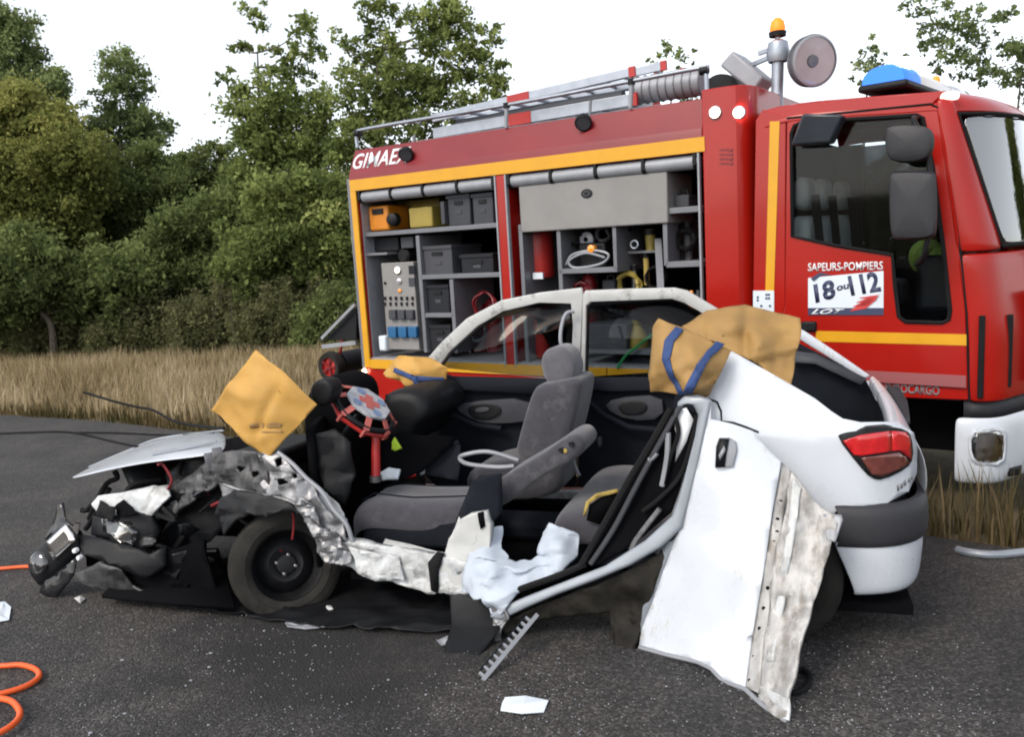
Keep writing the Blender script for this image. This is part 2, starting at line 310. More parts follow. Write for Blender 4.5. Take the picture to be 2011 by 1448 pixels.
# ================================================================ the setting
EDGE_P, EDGE_D = Vector((-3.6, 10.0, 0)), Vector((.76, -.65, 0)).normalized()
EDGE_N = Vector((EDGE_D.y, -EDGE_D.x, 0))           # towards the camera
def edge_off(s): return min(2.2, .02*min(s, 0)**2)
def edge(s, off): 
    off += edge_off(s)
    w = .18*noise.noise(Vector((s*.35, 2, 0)))+.07*noise.noise(Vector((s*1.7, 5, 0))); return EDGE_P+EDGE_D*s+EDGE_N*(off+w)
def ground_material(name, kind):
    m = bpy.data.materials.new(name); m.use_nodes = True; n = m.node_tree.nodes; l = m.node_tree.links; b = n['Principled BSDF']
    tc = n.new('ShaderNodeTexCoord')
    def nz(scale, det=6, rough=.6):
        t = n.new('ShaderNodeTexNoise'); t.inputs['Scale'].default_value = scale; t.inputs['Detail'].default_value = det; t.inputs['Roughness'].default_value = rough; l.new(tc.outputs['Object'], t.inputs['Vector']); return t.outputs[0]
    def ramp(src, stops):
        r = n.new('ShaderNodeValToRGB'); e = r.color_ramp.elements
        while len(e) < len(stops): e.new(.5)
        for q, (p, c) in zip(e, stops): q.position = p; q.color = tuple(c)+(1,)
        l.new(src, r.inputs[0]); return r.outputs[0]
    def mix(fac, a, c, blend='MIX'):
        x = n.new('ShaderNodeMix'); x.data_type = 'RGBA'; x.blend_type = blend
        if isinstance(fac, float): x.inputs[0].default_value = fac
        else: l.new(fac, x.inputs[0])
        for s, q in ((6, a), (7, c)):
            if isinstance(q, tuple): x.inputs[s].default_value = q+(1,)
            else: l.new(q, x.inputs[s])
        return x.outputs[2]
    if kind == 'road':
        base = ramp(nz(1.1, 8), [(.32, (.018, .0175, .0185)), (.68, (.044, .041, .040))])
        base = mix(ramp(nz(.55, 5), [(.45, (0, 0, 0)), (.75, (.55, .55, .55))]), base, (.050, .041, .032))
        base = mix(.55, base, ramp(nz(5, 9, .75), [(.3, (.45, .45, .45)), (.55, (1., 1., 1.)), (.72, (1.6, 1.57, 1.52))]), 'MULTIPLY')
        vo = n.new('ShaderNodeTexVoronoi'); vo.inputs['Scale'].default_value = 100; vo.inputs['Randomness'].default_value = 1; l.new(tc.outputs['Object'], vo.inputs['Vector'])
        cell = n.new('ShaderNodeSeparateColor'); l.new(vo.outputs['Color'], cell.inputs[0])
        base = mix(.9, base, ramp(cell.outputs[0], [(0, (.3, .3, .3)), (.5, (1., 1., 1.)), (.82, (1.8, 1.77, 1.7)), (.97, (3.0, 3.0, 3.0))]), 'MULTIPLY')
        v2 = n.new('ShaderNodeTexVoronoi'); v2.inputs['Scale'].default_value = 28; l.new(tc.outputs['Object'], v2.inputs['Vector'])
        c2 = n.new('ShaderNodeSeparateColor'); l.new(v2.outputs['Color'], c2.inputs[0])
        gr = n.new('ShaderNodeMath'); gr.operation = 'LESS_THAN'; gr.inputs[1].default_value = .16; l.new(v2.outputs['Distance'], gr.inputs[0])
        hi = n.new('ShaderNodeMath'); hi.operation = 'GREATER_THAN'; hi.inputs[1].default_value = .965; l.new(c2.outputs[1], hi.inputs[0])
        mu = n.new('ShaderNodeMath'); mu.operation = 'MULTIPLY'; l.new(gr.outputs[0], mu.inputs[0]); l.new(hi.outputs[0], mu.inputs[1])
        base = mix(mu.outputs[0], base, (.20, .205, .21))
        # damp fluid stain that ran out from under the wreck
        sp = n.new('ShaderNodeVectorMath'); sp.operation = 'DISTANCE'; l.new(tc.outputs['Object'], sp.inputs[0]); sp.inputs[1].default_value = tuple(ground(640, 1270))
        ad = n.new('ShaderNodeMath'); ad.operation = 'MULTIPLY_ADD'; l.new(nz(2.2, 6, .7), ad.inputs[0]); ad.inputs[1].default_value = 1.7; l.new(sp.outputs['Value'], ad.inputs[2])
        wet = ramp(ad.outputs[0], [(.0, (1, 1, 1)), (.82, (1, 1, 1)), (1., (0, 0, 0))])
        sc = n.new('ShaderNodeMath'); sc.operation = 'MULTIPLY'; sc.inputs[1].default_value = .5; l.new(ad.outputs[0], sc.inputs[0])
        wet = ramp(sc.outputs[0], [(.6, (.9, .9, .9)), (.95, (0, 0, 0))])
        base = mix(wet, base, (.009, .008, .0075))
        l.new(base, b.inputs['Base Color']); b.inputs['Roughness'].default_value = .82
        bp = n.new('ShaderNodeBump'); bp.inputs['Strength'].default_value = .9; bp.inputs['Distance'].default_value = .006; l.new(vo.outputs['Distance'], bp.inputs['Height']); bp.invert = True; l.new(bp.outputs[0], b.inputs['Normal'])
    else:
        base = ramp(nz(.8, 8), [(.3, (.085, .07, .035)), (.5, (.16, .125, .075)), (.7, (.10, .095, .045))])
        base = mix(.5, base, ramp(nz(14, 8, .8), [(.3, (.35, .33, .3)), (.7, (1.5, 1.45, 1.35))]), 'MULTIPLY')
        l.new(base, b.inputs['Base Color']); b.inputs['Roughness'].default_value = .95
        bp = n.new('ShaderNodeBump'); bp.inputs['Strength'].default_value = .8; bp.inputs['Distance'].default_value = .05; l.new(nz(9, 8, .8), bp.inputs['Height']); l.new(bp.outputs[0], b.inputs['Normal'])
    MATS[name] = m
ground_material('asphalt', 'road'); ground_material('verge_soil', 'verge')
mb = MB(); N = 60
mb.loft([[Vector((-300+600*j/N, -300+600*i/N, -.035)) for j in range(N+1)] for i in range(N+1)])
tag(mb.build('verge_ground', 'verge_soil'), kind='structure')
mb = MB(); S = [-60+120*i/240 for i in range(241)]
rows = [[edge(s, 0)+Vector((0, 0, -.05)) for s in S], [edge(s, 0)+Vector((0, 0, -.006)) for s in S], [edge(s, .06) for s in S]]
for o_ in (.8, 2, 4, 6, 8, 10): rows.append([EDGE_P+EDGE_D*s+EDGE_N*(o_+edge_off(s)) for s in S])
rows.append([EDGE_P+EDGE_D*s+EDGE_N*10+Vector((0, 0, -.05)) for s in S])
mb.loft(rows); tag(mb.build('road', 'asphalt'), kind='structure')
# ================================================================ fire engine
truck = empty('fire_engine', 'red fire engine with its side lockers open on the verge', 'fire engine', fr='t')
TP = dict(parent=truck)
def tb(x0, y0, x1, y1, v, d):
    """box whose front face spans two sight-line corners at side offset v, running d back into the locker"""
    a, b = T(x0, y0, v), T(x1, y1, v); return min(a.x, b.x), max(a.x, b.x), v-d, v, min(a.z, b.z), max(a.z, b.z)
ZT, ZB, UF, UM0, UM1 = 2.77, 1.07, 3.37, 1.615, 1.70
# --- body shell
mb = MB(); mb.box(0, UF, -2.35, -.012, .62, 1.055); mb.box(0, .055, -2.35, 0, 1.055, 2.72); mb.box(UF-.02, UF, -2.35, -.6, 1.055, 2.72); mb.box(.055, UF-.02, -2.35, -1.62, 1.055, 2.72)
mb.build('body_shell', 'red_paint', bevel=.008, **TP)
mb = MB(); prof = [(0, 2.64), (0, 2.79), (-.012, 2.81), (-.11, 3.02), (-2.24, 3.02), (-2.33, 2.81), (-2.35, 2.79), (-2.35, 2.64)]
mb.prism([(0-.01, v, z) for v, z in prof], (UF+.012, 0, 0)); mb.build('roof_edge', 'red_dull', bevel=.006, **TP)
mb = MB(); mb.box(UM0, UM1, -.62, 0, 1.055, 2.64); pil = mb.build('pillar', 'red_paint', bevel=.006, **TP)
for u in (UM0-.008, UM1+.008, UF-.03): MB().box(u-.007, u+.007, -.03, .006, 1.06, 2.64).build('edge_trim', 'alu_pale', **TP)
# rounded corner at the front of the body
mb = MB(); pl = [(UF+.002, 0), (UF+.18, 0), (UF+.24, -.012), (UF+.29, -.05), (UF+.325, -.11), (UF+.34, -.2), (UF+.34, -2.1), (UF+.002, -2.1)]
mb.prism([(u, v, .62) for u, v in pl], (0, 0, 2.44)); cor = mb.build('corner_panel', 'red_paint', bevel=.01, ang=25, **TP)
for px in (1405, 1452):
    p = T(px, 221, .0); b = MB(); b.lathe([(.045, -.004), (.046, .012), (.038, .018)], p, (0, 1, 0), 24); hb = b.build('lamp_bezel', 'alu_pale', parent=cor)
    MB().lathe([(0, .021), (.02, .021), (.036, .016)], p, (0, 1, 0), 24).build('lamp_lens', 'lamp_warm' if px < 1420 else 'lamp_white', parent=hb)
for j in range(4):
    for i in range(3):
        p = T(1417+i*9, 294+j*9, .001); MB().box(p.x-.013, p.x+.013, -.004, .004, p.z-.007, p.z+.007).build('vent_slot', 'red_dull', parent=cor)
# --- reflective stripes
MB().box(-.004, UF+.02, -.01, .006, 2.645, 2.745).build('stripe', 'yellow_tape', **TP)
MB().box(-.004, .062, -.01, .006, 1.01, 2.643).build('stripe', 'yellow_tape', **TP)
MB().box(.064, 2.55, -.014, .006, 1.0, 1.085).build('stripe', 'yellow_tape', **TP)
MB().box(2.56, UF, -.014, .006, 1.0, 1.085).build('stripe', 'yellow_tape', **TP)
MB().box(-.05, -.004, -.06, -.002, .75, 2.76).build('rear_corner_rail', 'shelf_grey', bevel=.01, **TP)
# maker's name and the lamps along the roof edge
def slope(px, py):      # point on the sloping roof edge
    best = None
    for k in range(60):
        v = -.012-.1*k/59; p = T(px, py, v); e = abs(p.z-(2.81+(-.012-v)/.098*.21))
        if best is None or e < best[0]: best = (e, p)
    return best[1]
a, b, c = slope(692, 333), slope(805, 318), slope(696, 303)
letters('GIMAEX', 'print_white', truck, (a+Vector((0, .004, 0)), b+Vector((0, .004, 0)), c+Vector((0, .004, 0))), off=.003, shear=.25, bold=.012)
for px, py in ((805, 305), (1152, 243)):
    p = slope(px, py)+Vector((0, .05, .01)); ax = Vector((.25, .75, -.5)).normalized()
    h = MB().lathe([(.0, -.06), (.04, -.055), (.062, -.02), (.066, .02), (.06, .03)], p, ax, 24).build('work_lamp', 'black_plastic', **TP)
    MB().lathe([(0, .024), (.056, .024)], p, ax, 24).build('lens', 'plastic_grey', parent=h)
    MB().tube([p-ax*.05, p+Vector((0, -.10, .02)), p+Vector((0, -.13, .17))], .012, 8).build('bracket', 'shelf_grey', parent=h)
# --- locker lining
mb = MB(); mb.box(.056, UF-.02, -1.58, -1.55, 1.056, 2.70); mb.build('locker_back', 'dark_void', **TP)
mb = MB(); mb.box(.056, UF-.021, -1.55, -.02, 1.056, 1.10); mb.build('locker_floor', 'alu_pale', **TP)
MB().box(.056, .07, -1.55, -.05, 1.10, 2.62).build('locker_wall', 'alu_pale', **TP)
MB().box(1.60, 1.614, -1.55, -.63, 1.10, 2.62).build('locker_wall', 'crate_dark', **TP); MB().box(UM1+.001, UM1+.014, -1.55, -.63, 1.10, 2.62).build('locker_wall', 'crate_dark', **TP)
MB().box(.056, 1.614, -1.55, -.10, 2.57, 2.60).build('locker_ceiling', 'crate_dark', **TP); MB().box(1.715, UF-.021, -1.55, -.10, 2.57, 2.60).build('locker_ceiling', 'crate_dark', **TP)
for u0, u1, n in ((.075, 1.60, 5), (1.715, UF-.04, 5)):
    MB().tube([(u0, -.055, 2.585), (u1, -.055, 2.585)], .052, 16).build('shutter_roll', 'alu_pale', **TP)
    for i in range(n):
        u = u0+.02+(u1-u0-.04)*i/(n-1); MB().tube([(u-.016, -.055, 2.585), (u+.016, -.055, 2.585)], .056, 16).build('shutter_clip', 'black_plastic', **TP)
        MB().box(u-.012, u+.012, -.01, .004, 2.56, 2.64).build('shutter_clip', 'black_plastic', **TP)
def shelf(x0, y0, x1, y1, v=-.06, d=.62, t=.02, mt='shelf_grey', name='shelf'):
    a, b = T(x0, y0, v), T(x1, y1, v); z = (a.z+b.z)/2
    if name == 'shelf': mb = MB().box(a.x, b.x, v-d, v, z-t, z+t)
    else: u = (a.x+b.x)/2; mb = MB().box(u-t, u+t, v-d, v, min(a.z, b.z), max(a.z, b.z))
    return mb.build(name, mt, bevel=.004, **TP)
shelf(708, 461, 977, 443, mt='shelf_grey')
shelf(817, 463, 838, 693, name='divider', mt='shelf_grey'); shelf(826, 547, 985, 537, mt='shelf_grey'); shelf(884, 549, 897, 694, name='divider', mt='shelf_grey'); shelf(835, 621, 890, 618, mt='shelf_grey')
shelf(712, 500, 760, 499, t=.012); shelf(866, 396, 872, 440, name='divider', mt='plastic_grey')
# --- control panel with lamps, switches and sockets
cp = MB().box(*tb(748, 517, 824, 688, -.09, .12)).build('control_panel', 'panel_beige', bevel=.006, **TP)
def dot(px, py, r, mt, name, d=.012, v=-.09):
    p = T(px, py, v); return MB().lathe([(r, -.002), (r, d), (r*.7, d+.003), (0, d+.004)], p, (0, 1, 0), 20).build(name, mt, parent=cp)
dot(782, 531, .036, 'chrome', 'gauge'); dot(782, 531, .024, 'lamp_small', 'gauge', .018); dot(785, 552, .028, 'lens_clear', 'gauge'); dot(786, 571, .018, 'lens_orange', 'lamp_lens')
dot(757, 556, .012, 'black_plastic', 'knob')
for i in range(6):
    for py, w in ((586, .010), (597, .008)):
        p = T(757+i*10.8, py, -.09); MB().box(p.x-w, p.x+w, -.092, -.075, p.z-.016, p.z+.016).build('switch', 'black_plastic', parent=cp)
for i in range(2): MB().box(*tb(802, 522+i*24, 815, 538+i*24, -.083, .01)).build('label_plate', 'crate_dark' if i == 0 else 'plastic_grey', parent=cp)
for i in range(3): 
    MB().box(*tb(762+i*17, 609, 777+i*17, 628, -.05, .05)).build('socket', 'plastic_grey', parent=cp, bevel=.008)
    MB().box(*tb(760+i*20, 642, 778+i*20, 664, -.045, .05)).build('socket', 'socket_blue', parent=cp, bevel=.008)
# --- right-hand locker: lower frames
for a in ((1021, 441, 1036, 716), (1092, 441, 1112, 706), (1304, 424, 1309, 522)): shelf(*a, name='divider', mt='shelf_grey', t=.018)
shelf(1098, 533, 1212, 530, mt='shelf_grey', d=.5); shelf(1205, 433, 1209, 530, name='divider', mt='shelf_grey', d=.5, t=.016); shelf(1312, 415, 1378, 409, mt='shelf_grey', t=.022); shelf(1308, 521, 1379, 517, mt='shelf_grey', t=.022)
shelf(1020, 447, 1305, 437, t=.012); shelf(1215, 497, 1290, 494, v=-.25, d=.35, t=.01); shelf(1145, 694, 1370, 690, t=.02, mt='shelf_grey')
MB().bar(T(1292, 470, -.2), T(1298, 580, -.02), .05, .03).build('slide_rail', 'shelf_grey', **TP)
# --- cab
ZC0, ZC1 = .95, 2.80
def ustart(z): return 5.035-max(0, z-1.35)*.14
PLAN = [(0, 0), (.07, -.006), (.13, -.03), (.19, -.10), (.235, -.22), (.33, -.42), (.40, -.68), (.44, -1.1)]     # at the foot of the windscreen
PLAN_T = [(0, 0), (.025, -.003), (.045, -.010), (.065, -.02), (.085, -.035), (.27, -.26), (.40, -.62), (.44, -1.1)]  # at its top
def plan(z, off=0.):
    t = min(1, max(0, (z-1.87)/.93)); u0 = ustart(z); out = []
    for i, (a, b) in enumerate(zip(PLAN, PLAN_T)):
        w = min(1, i/4); out.append(Vector((u0+a[0]+(b[0]-a[0])*t+off*w, a[1]+(b[1]-a[1])*t+off*(1-w), z)))
    return out+[Vector((p.x, -2.2-p.y, p.z)) for p in out[::-1]]
# door and the panel behind it, each cut from one sheet
win = [(1554, 262), (1560, 247), (1575, 240), (1800, 226), (1812, 231), (1832, 330), (1852, 480), (1866, 610), (1863, 628), (1850, 634), (1778, 632), (1765, 622), (1757, 560), (1752, 500), (1640, 482), (1556, 464)]
door = plate('cab_door', [(1547, 232, 0), (1600, 226, 0), (1828, 206, 0), (1842, 214, 0), (1862, 330, 0), (1882, 470, 0), (1897, 620, 0), (1902, 785, 0), (1500, 770, 0), (1543, 600, 0)], 't', 'red_paint', truck, th=.04, holes=[win], grid=0, depth=lambda x, y: -.02, smooth=False, bevel=.006)
gl = plate('window_pane', [(p[0], p[1], 0) for p in win], 't', 'glass_truck', door, th=.004, grid=0, depth=lambda x, y: -.03, smooth=False)
cx, cy = 1690, 400
for i in range(len(win)):
    pass
mb = MB(); ring = [T(x, y, .004) for x, y in win]; mb.tube(ring, .013, 6, closed=True); mb.build('window_seal', 'rubber', parent=door)
mb = MB(); mb.tube([T(1545, 232, 0), T(1828, 204, 0), T(1844, 212, 0), T(1864, 330, 0), T(1884, 470, 0), T(1899, 620, 0), T(1904, 787, 0)], .007, 6); mb.build('door_seal', 'rubber', parent=door)
side = plate('cab_side_panel', [(1486, 236, 0), (1500, 215, 0), (1545, 228, 0), (1543, 600, 0), (1500, 770, 0), (1478, 770, 0)], 't', 'red_paint', truck, th=.04, grid=0, depth=lambda x, y: -.022, smooth=False, bevel=.006)
p0, p1, p2, p3 = T(1512, 238, .003), T(1531, 238, .003), T(1520, 571, .003), T(1503, 571, .003)
MB().prism([p0, p1, p2, p3], (0, -.006, 0)).build('stripe', 'yellow_tape', **TP)
MB().prism([T(1602, 650, .003), T(1898, 657, .003), T(1898, 679, .003), T(1602, 671, .003)], (0, -.006, 0)).build('stripe', 'yellow_tape', parent=door)
a = MB().prism([T(1479, 571, .006), T(1520, 571, .006), T(1520, 612, .006), T(1479, 612, .006)], (0, -.008, 0)).build('notice_plate', 'sticker_ground', **TP)
for i, (px, py) in enumerate(((1486, 582), (1486, 588), (1503, 577), (1508, 577), (1503, 584), (1508, 584), (1493, 599), (1510, 599))): MB().box(*tb(px, py, px+4, py+4, .009, .003)).build('print_mark', 'print_navy', parent=a)
# pressing along the foot of the door and the model name
MB().prism([T(1700, 728, .0), T(1897, 738, .0), T(1897, 762, .02), T(1700, 750, .02)], (0, -.01, 0)).build('door_rib', 'red_dull', parent=door)
letters('EUROCARGO', 'badge_grey', door, (T(1738, 771, .004), T(1845, 778, .004), T(1738, 752, .004)), off=.002, bold=.03)
MB().box(*tb(1572, 632, 1602, 652, .03, .04)).build('door_handle', 'black_plastic', parent=door, bevel=.012)
# emergency-number sticker
st = MB().prism([T(1587, 546, .004), T(1735, 532, .004), T(1735, 619, .004), T(1587, 619, .004)], (0, -.006, 0)).build('sticker', 'sticker_ground', parent=door)
MB().prism([T(1587, 605, .007), T(1735, 605, .007), T(1735, 619, .007), T(1587, 619, .007)], (0, -.002, 0)).build('sticker_band', 'print_navy', parent=st)
letters('SAPEURS-POMPIERS', 'print_white', door, (T(1587, 533, .004), T(1734, 530, .004), T(1587, 517, .004)), bold=.012)
letters('18', 'print_navy', st, (T(1602, 596, .006), T(1642, 585, .006), T(1597, 559, .006)), bold=.035)
letters('ou', 'print_navy', st, (T(1643, 572, .006), T(1667, 567, .006), T(1643, 562, .006)), bold=.03)
letters('112', 'print_navy', st, (T(1672, 581, .006), T(1731, 572, .006), T(1664, 542, .006)), bold=.035)
letters('LOT', 'print_white', st, (T(1592, 617, .009), T(1655, 617, .009), T(1596, 607, .009)), shear=.4, bold=.02)
for k in range(4):
    MB().prism([T(1668+k*6, 612-k*9, .010), T(1690+k*7, 596-k*5, .010), T(1722+k*2, 588-k*3, .010), T(1700+k*3, 606-k*6, .010)], (0, -.002, 0)).build('sticker_brush_mark', 'print_red', parent=st)
MB().prism([T(1592, 547, .008), T(1610, 535, .008), T(1633, 540, .008), T(1612, 541, .008), T(1598, 553, .008)], (0, -.002, 0)).build('sticker_brush_mark', 'print_navy', parent=st)
# corner pillar, lower front, windscreen, roof
def strip(z0, z1, i0, i1, n=10, off=0.):
    return [plan(z0+(z1-z0)*k/n, off)[i0:i1] for k in range(n+1)]
NP = len(PLAN)*2
mb = MB(); mb.loft(strip(ZC0, 1.87, 0, NP, 8)); mb.build('cab_front', 'red_paint', solid=.012, sub=1, ang=60, **TP)
for s in (0, 1):
    rows = strip(1.87, ZC1, 0, 5, 8) if s == 0 else strip(1.87, ZC1, NP-5, NP, 8); mb = MB(); mb.loft(rows); mb.build('windscreen_pillar', 'red_paint', solid=.02, sub=1, ang=60, **TP)
mb = MB(); mb.loft(strip(1.90, 2.70, 4, NP-4, 8)); ws = mb.build('windscreen', 'glass_screen', solid=.005, sub=1, **TP)
mb = MB(); mb.tube([p for p in [plan(z)[4]+Vector((.004, .004, 0)) for z in (1.9, 2.1, 2.3, 2.5, 2.7)]+plan(2.70)[5:NP-5]+[plan(z)[NP-5]+Vector((.004, -.004, 0)) for z in (2.7, 2.5, 2.3, 2.1, 1.9)]+plan(1.9)[NP-5:3:-1]], .013, 6); mb.build('windscreen_seal', 'rubber', **TP)
mb = MB(); mb.bar((5.18, -.9, 1.93), (4.99, -.75, 2.45), .03, .015); mb.build('wiper', 'black_plastic', parent=ws)
ur = 3.79; prof = [(0, ZC1-.03, 0), (-.012, ZC1+.02, 0), (-.06, ZC1+.075, .02), (-.18, ZC1+.11, .05), (-.5, ZC1+.13, .05), (-1.1, ZC1+.14, .05)]
prof = prof+[(-2.2-v, z, e) for v, z, e in prof[::-1]]
rows = []
for t in (0, .08, .3, .6, .85): rows.append([Vector((ur+(ustart(ZC1)-ur)*t, v, z-(.035 if t == 0 else 0)-(.07*(t-.3) if t > .3 else 0))) for v, z, e in prof])
fr_ = plan(ZC1-.09)
def brow(k, f, dz):
    out = []
    for i, (v, z, e) in enumerate(prof):
        s = v/-2.2*(NP-1); j = min(int(s), NP-2); q = fr_[j].lerp(fr_[j+1], s-j); vv = v
        uu = [p for p in fr_]; 
        # front edge follows the plan curve at this v
        best = min(range(NP-1), key=lambda a: abs((fr_[a].y+fr_[a+1].y)/2-v)); u = fr_[best].x+(fr_[best+1].x-fr_[best].x)*(0 if abs(fr_[best+1].y-fr_[best].y) < 1e-6 else min(1, max(0, (v-fr_[best].y)/(fr_[best+1].y-fr_[best].y))))
        out.append(Vector((ustart(ZC1)+(u-ustart(ZC1))*f, v, (z-.04)*(1-dz)+(ZC1-.09)*dz)))
    return out
rows += [brow(0, .45, .15), brow(0, .85, .5), brow(0, 1.0, 1.0)]
mb = MB(); mb.loft(rows); roof = mb.build('cab_roof', 'red_paint', solid=.012, sub=1, ang=70, **TP)
mb = MB(); mb.prism([T(1546, 234, -.006), T(1828, 207, -.006), T(1858, 178, -.012), T(1700, 190, -.012), T(1530, 208, -.012), T(1497, 218, -.012), T(1500, 236, -.006)], (0, -.03, 0)); mb.build('roof_rail', 'red_paint', bevel=.006, **TP)
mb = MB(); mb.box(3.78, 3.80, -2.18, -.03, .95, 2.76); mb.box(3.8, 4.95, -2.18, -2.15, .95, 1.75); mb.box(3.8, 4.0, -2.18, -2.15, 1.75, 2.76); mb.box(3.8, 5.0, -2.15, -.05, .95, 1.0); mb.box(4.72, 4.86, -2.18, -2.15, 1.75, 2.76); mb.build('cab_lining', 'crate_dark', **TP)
MB().box(4.72, 5.08, -2.1, -.12, 1.5, 1.86).build('dashboard', 'black_plastic', bevel=.04, **TP)
for v in (-.45, -.95, -1.6):
    s = MB().box(3.94, 4.44, v-.22, v+.22, 1.42, 1.62).build('cab_seat', 'seat_fabric', bevel=.05, **TP)
    MB().box(3.88, 4.03, v-.22, v+.22, 1.60, 2.16).build('backrest', 'cab_seat', bevel=.06, parent=s); MB().box(3.90, 4.0, v-.14, v+.14, 2.20, 2.43).build('headrest', 'cab_seat', bevel=.045, parent=s)
    MB().bar((4.05, v+.12, 2.3), (4.07, v-.05, 1.65), .06, .01).build('seat_belt', 'black_plastic', parent=s)
MB().box(4.0, 4.72, -2.168, -2.162, 1.75, 2.74).build('far_window_dimmer', 'glass_dimmer', smooth=False, **TP)  # far side pane, its dark tint added to block light into the cab
p = T(1820, 505, -.25); MB().tube([p+Vector((.06*math.cos(a), -.02*math.sin(a*2), .07*math.sin(a))) for a in [i*math.pi/8 for i in range(16)]], .05, 8, closed=True).build('stowed_vest', 'vest_dull', **TP)
MB().tube([Vector((4.72, -1.65, 1.85))+Vector((.06*math.sin(a), .2*math.cos(a), .19*math.sin(a))) for a in [i*math.pi/12 for i in range(24)]], .016, 8, closed=True).build('steering_wheel', 'black_plastic', **TP)
# black slots of the front corner, side lamp, visor box over the door
for px0, px1, py0, py1, v in ((1923, 1931, 620, 782, -.002), (1974, 1986, 618, 760, -.16)):
    a, b = T(px0, py0, v), T(px1, py1, v); MB().box(min(a.x, b.x), max(a.x, b.x), v-.03, v+.022, b.z, a.z).build('corner_slot', 'rubber', bevel=.006, **TP)
p = T(1865, 189, -.03); MB().box(p.x-.05, p.x+.05, p.y-.03, p.y+.022, p.z-.022, p.z+.026).build('marker_lamp', 'lamp_cover', bevel=.015, **TP)
MB().prism([T(1562, 288, .03), T(1640, 283, .03), T(1664, 228, .06), T(1585, 226, .06)], (0, .12, 0)).build('kerb_mirror', 'visor', bevel=.015, **TP)
# door mirrors on their arm
arm = MB().tube(smooth_path([T(1800, 232, .02), T(1795, 238, .24), T(1822, 300, .27), T(1828, 420, .27), T(1815, 500, .25), T(1800, 520, .02)], 5), .016, 10).build('mirror_arm', 'black_plastic', **TP)
def pod(pts, v, d, name, mt, parent):
    q = rounded([(x, y) for x, y in pts], 2); a = [T(x, y, v) for x, y in q]; c = sum(a, Vector())/len(a); n = len(a)
    rows = [[c+(p-c)*s+Vector((0, o, 0)) for p in a] for s, o in ((.01, d*.5), (.7, d*.5), (.93, d*.38), (1, d*.1), (1, -d*.4), (.93, -d*.5), (.01, -d*.5))]
    return MB().loft(rows, cu=True).build(name, mt, parent)
pod([(1738, 262), (1745, 246), (1818, 246), (1834, 262), (1833, 296), (1815, 318), (1755, 320), (1740, 300)], .30, .10, 'wide_angle_mirror', 'mirror_shell', truck)
pod([(1746, 345), (1752, 335), (1830, 335), (1838, 345), (1840, 455), (1830, 470), (1758, 472), (1748, 455)], .30, .09, 'door_mirror', 'mirror_shell', truck)
# bumper, skirt, wheels
mb = MB(); rows = []
for z, off in ((.44, .0), (.47, .03), (.60, .045), (.80, .04), (.86, .01)):
    q = plan(1.0, off); s = q[0].copy(); rows.append([s+Vector((-.06, .0, z-s.z))]+[Vector((p.x, p.y, z)) for p in q]+[Vector((q[-1].x-.06, q[-1].y, z))])
mb.loft(rows); bump = mb.build('front_bumper', 'bumper_white', solid=.02, sub=2, ang=70, **TP)
def bump_v(off):
    q = [Vector((p.x, p.y, 0)) for p in plan(1.0, .045+off)]
    def fn(x, y):
        best = (9, 0)
        for k in range(140):
            v = .05-1.0*k/139; p = T(x, y, v); 
            for a, b in zip(q[:7], q[1:8]):
                if min(a.y, b.y)-.001 <= v <= max(a.y, b.y)+.001:
                    t = 0 if abs(b.y-a.y) < 1e-6 else (v-a.y)/(b.y-a.y); e = abs(p.x-(a.x+(b.x-a.x)*t))
                    if e < best[0]: best = (e, v)
        return best[1]
    return fn
hl = rounded([(1907, 852), (1940, 846), (1969, 847), (1970, 880), (1965, 908), (1925, 909), (1908, 895)], 1)
h = plate('headlamp', [(x, y, 0) for x, y in hl], 't', 'chrome', bump, th=.02, grid=12, depth=bump_v(.006))
plate('headlamp_lens', [(x, y, 0) for x, y in hl], 't', 'lens_clear_thin', h, th=.004, grid=12, depth=bump_v(.022))
plate('headlamp_rim', [(x, y, 0) for x, y in rounded([(1901, 848), (1940, 840), (1975, 841), (1976, 880), (1971, 915), (1922, 916), (1902, 900)], 1)], 't', 'bumper_white', h, th=.018, grid=0, depth=bump_v(.008), holes=[hl])
plate('fog_lamp_slot', [(1984, 920, 0), (2004, 914, 0), (2002, 932, 0), (1982, 936, 0)], 't', 'black_plastic', bump, th=.02, grid=8, depth=bump_v(.004))
mb = MB(); rows = [[Vector((p.x-.02, p.y-.03 if i < 4 else p.y, z)) for i, p in enumerate(plan(1.0)[:NP])] for z in (.84, .97)]; mb.loft(rows); mb.build('bumper_gap_panel', 'bumper_grey', solid=.01, **TP)
MB().box(5.43, 5.478, -1.8, -.4, 1.02, 1.62).build('grille_panel', 'black_plastic', bevel=.01, **TP)
for z in (1.1, 1.25, 1.4, 1.55): MB().box(5.44, 5.50, -1.75, -.45, z-.03, z+.03).build('grille_slat', 'black_plastic', bevel=.008, **TP)
mb = MB(); mb.box(.1, 4.6, -1.55, -1.4, .42, .66); mb.box(.1, 4.6, -.95, -.8, .42, .66); mb.box(3.4, 5.05, -2.0, -.35, .55, .94); mb.build('chassis', 'dark_void', **TP)
for u, zc in ((1.0, .52), (4.25, .60)):
    for v0, s in ((-.05, 1), (-2.25, -1)):
        ty = MB().lathe([(.24, -.13), (.36, -.14), (.41, -.12), (.43, -.06), (.43, .06), (.41, .12), (.36, .14), (.24, .13)], (u, v0-s*.15, zc), (0, 1, 0), 40).build('wheel', 'tyre', **TP)
        MB().lathe([(0, .02), (.10, .02), (.12, -.02), (.19, -.01), (.235, .09), (.25, .13)], (u, v0-s*.15, zc), (0, s, 0), 32).build('wheel_rim', 'red_dull', parent=ty)
MB().box(.05, 3.3, -.05, -.025, .45, .64).build('lower_skirt', 'red_dull', **TP)
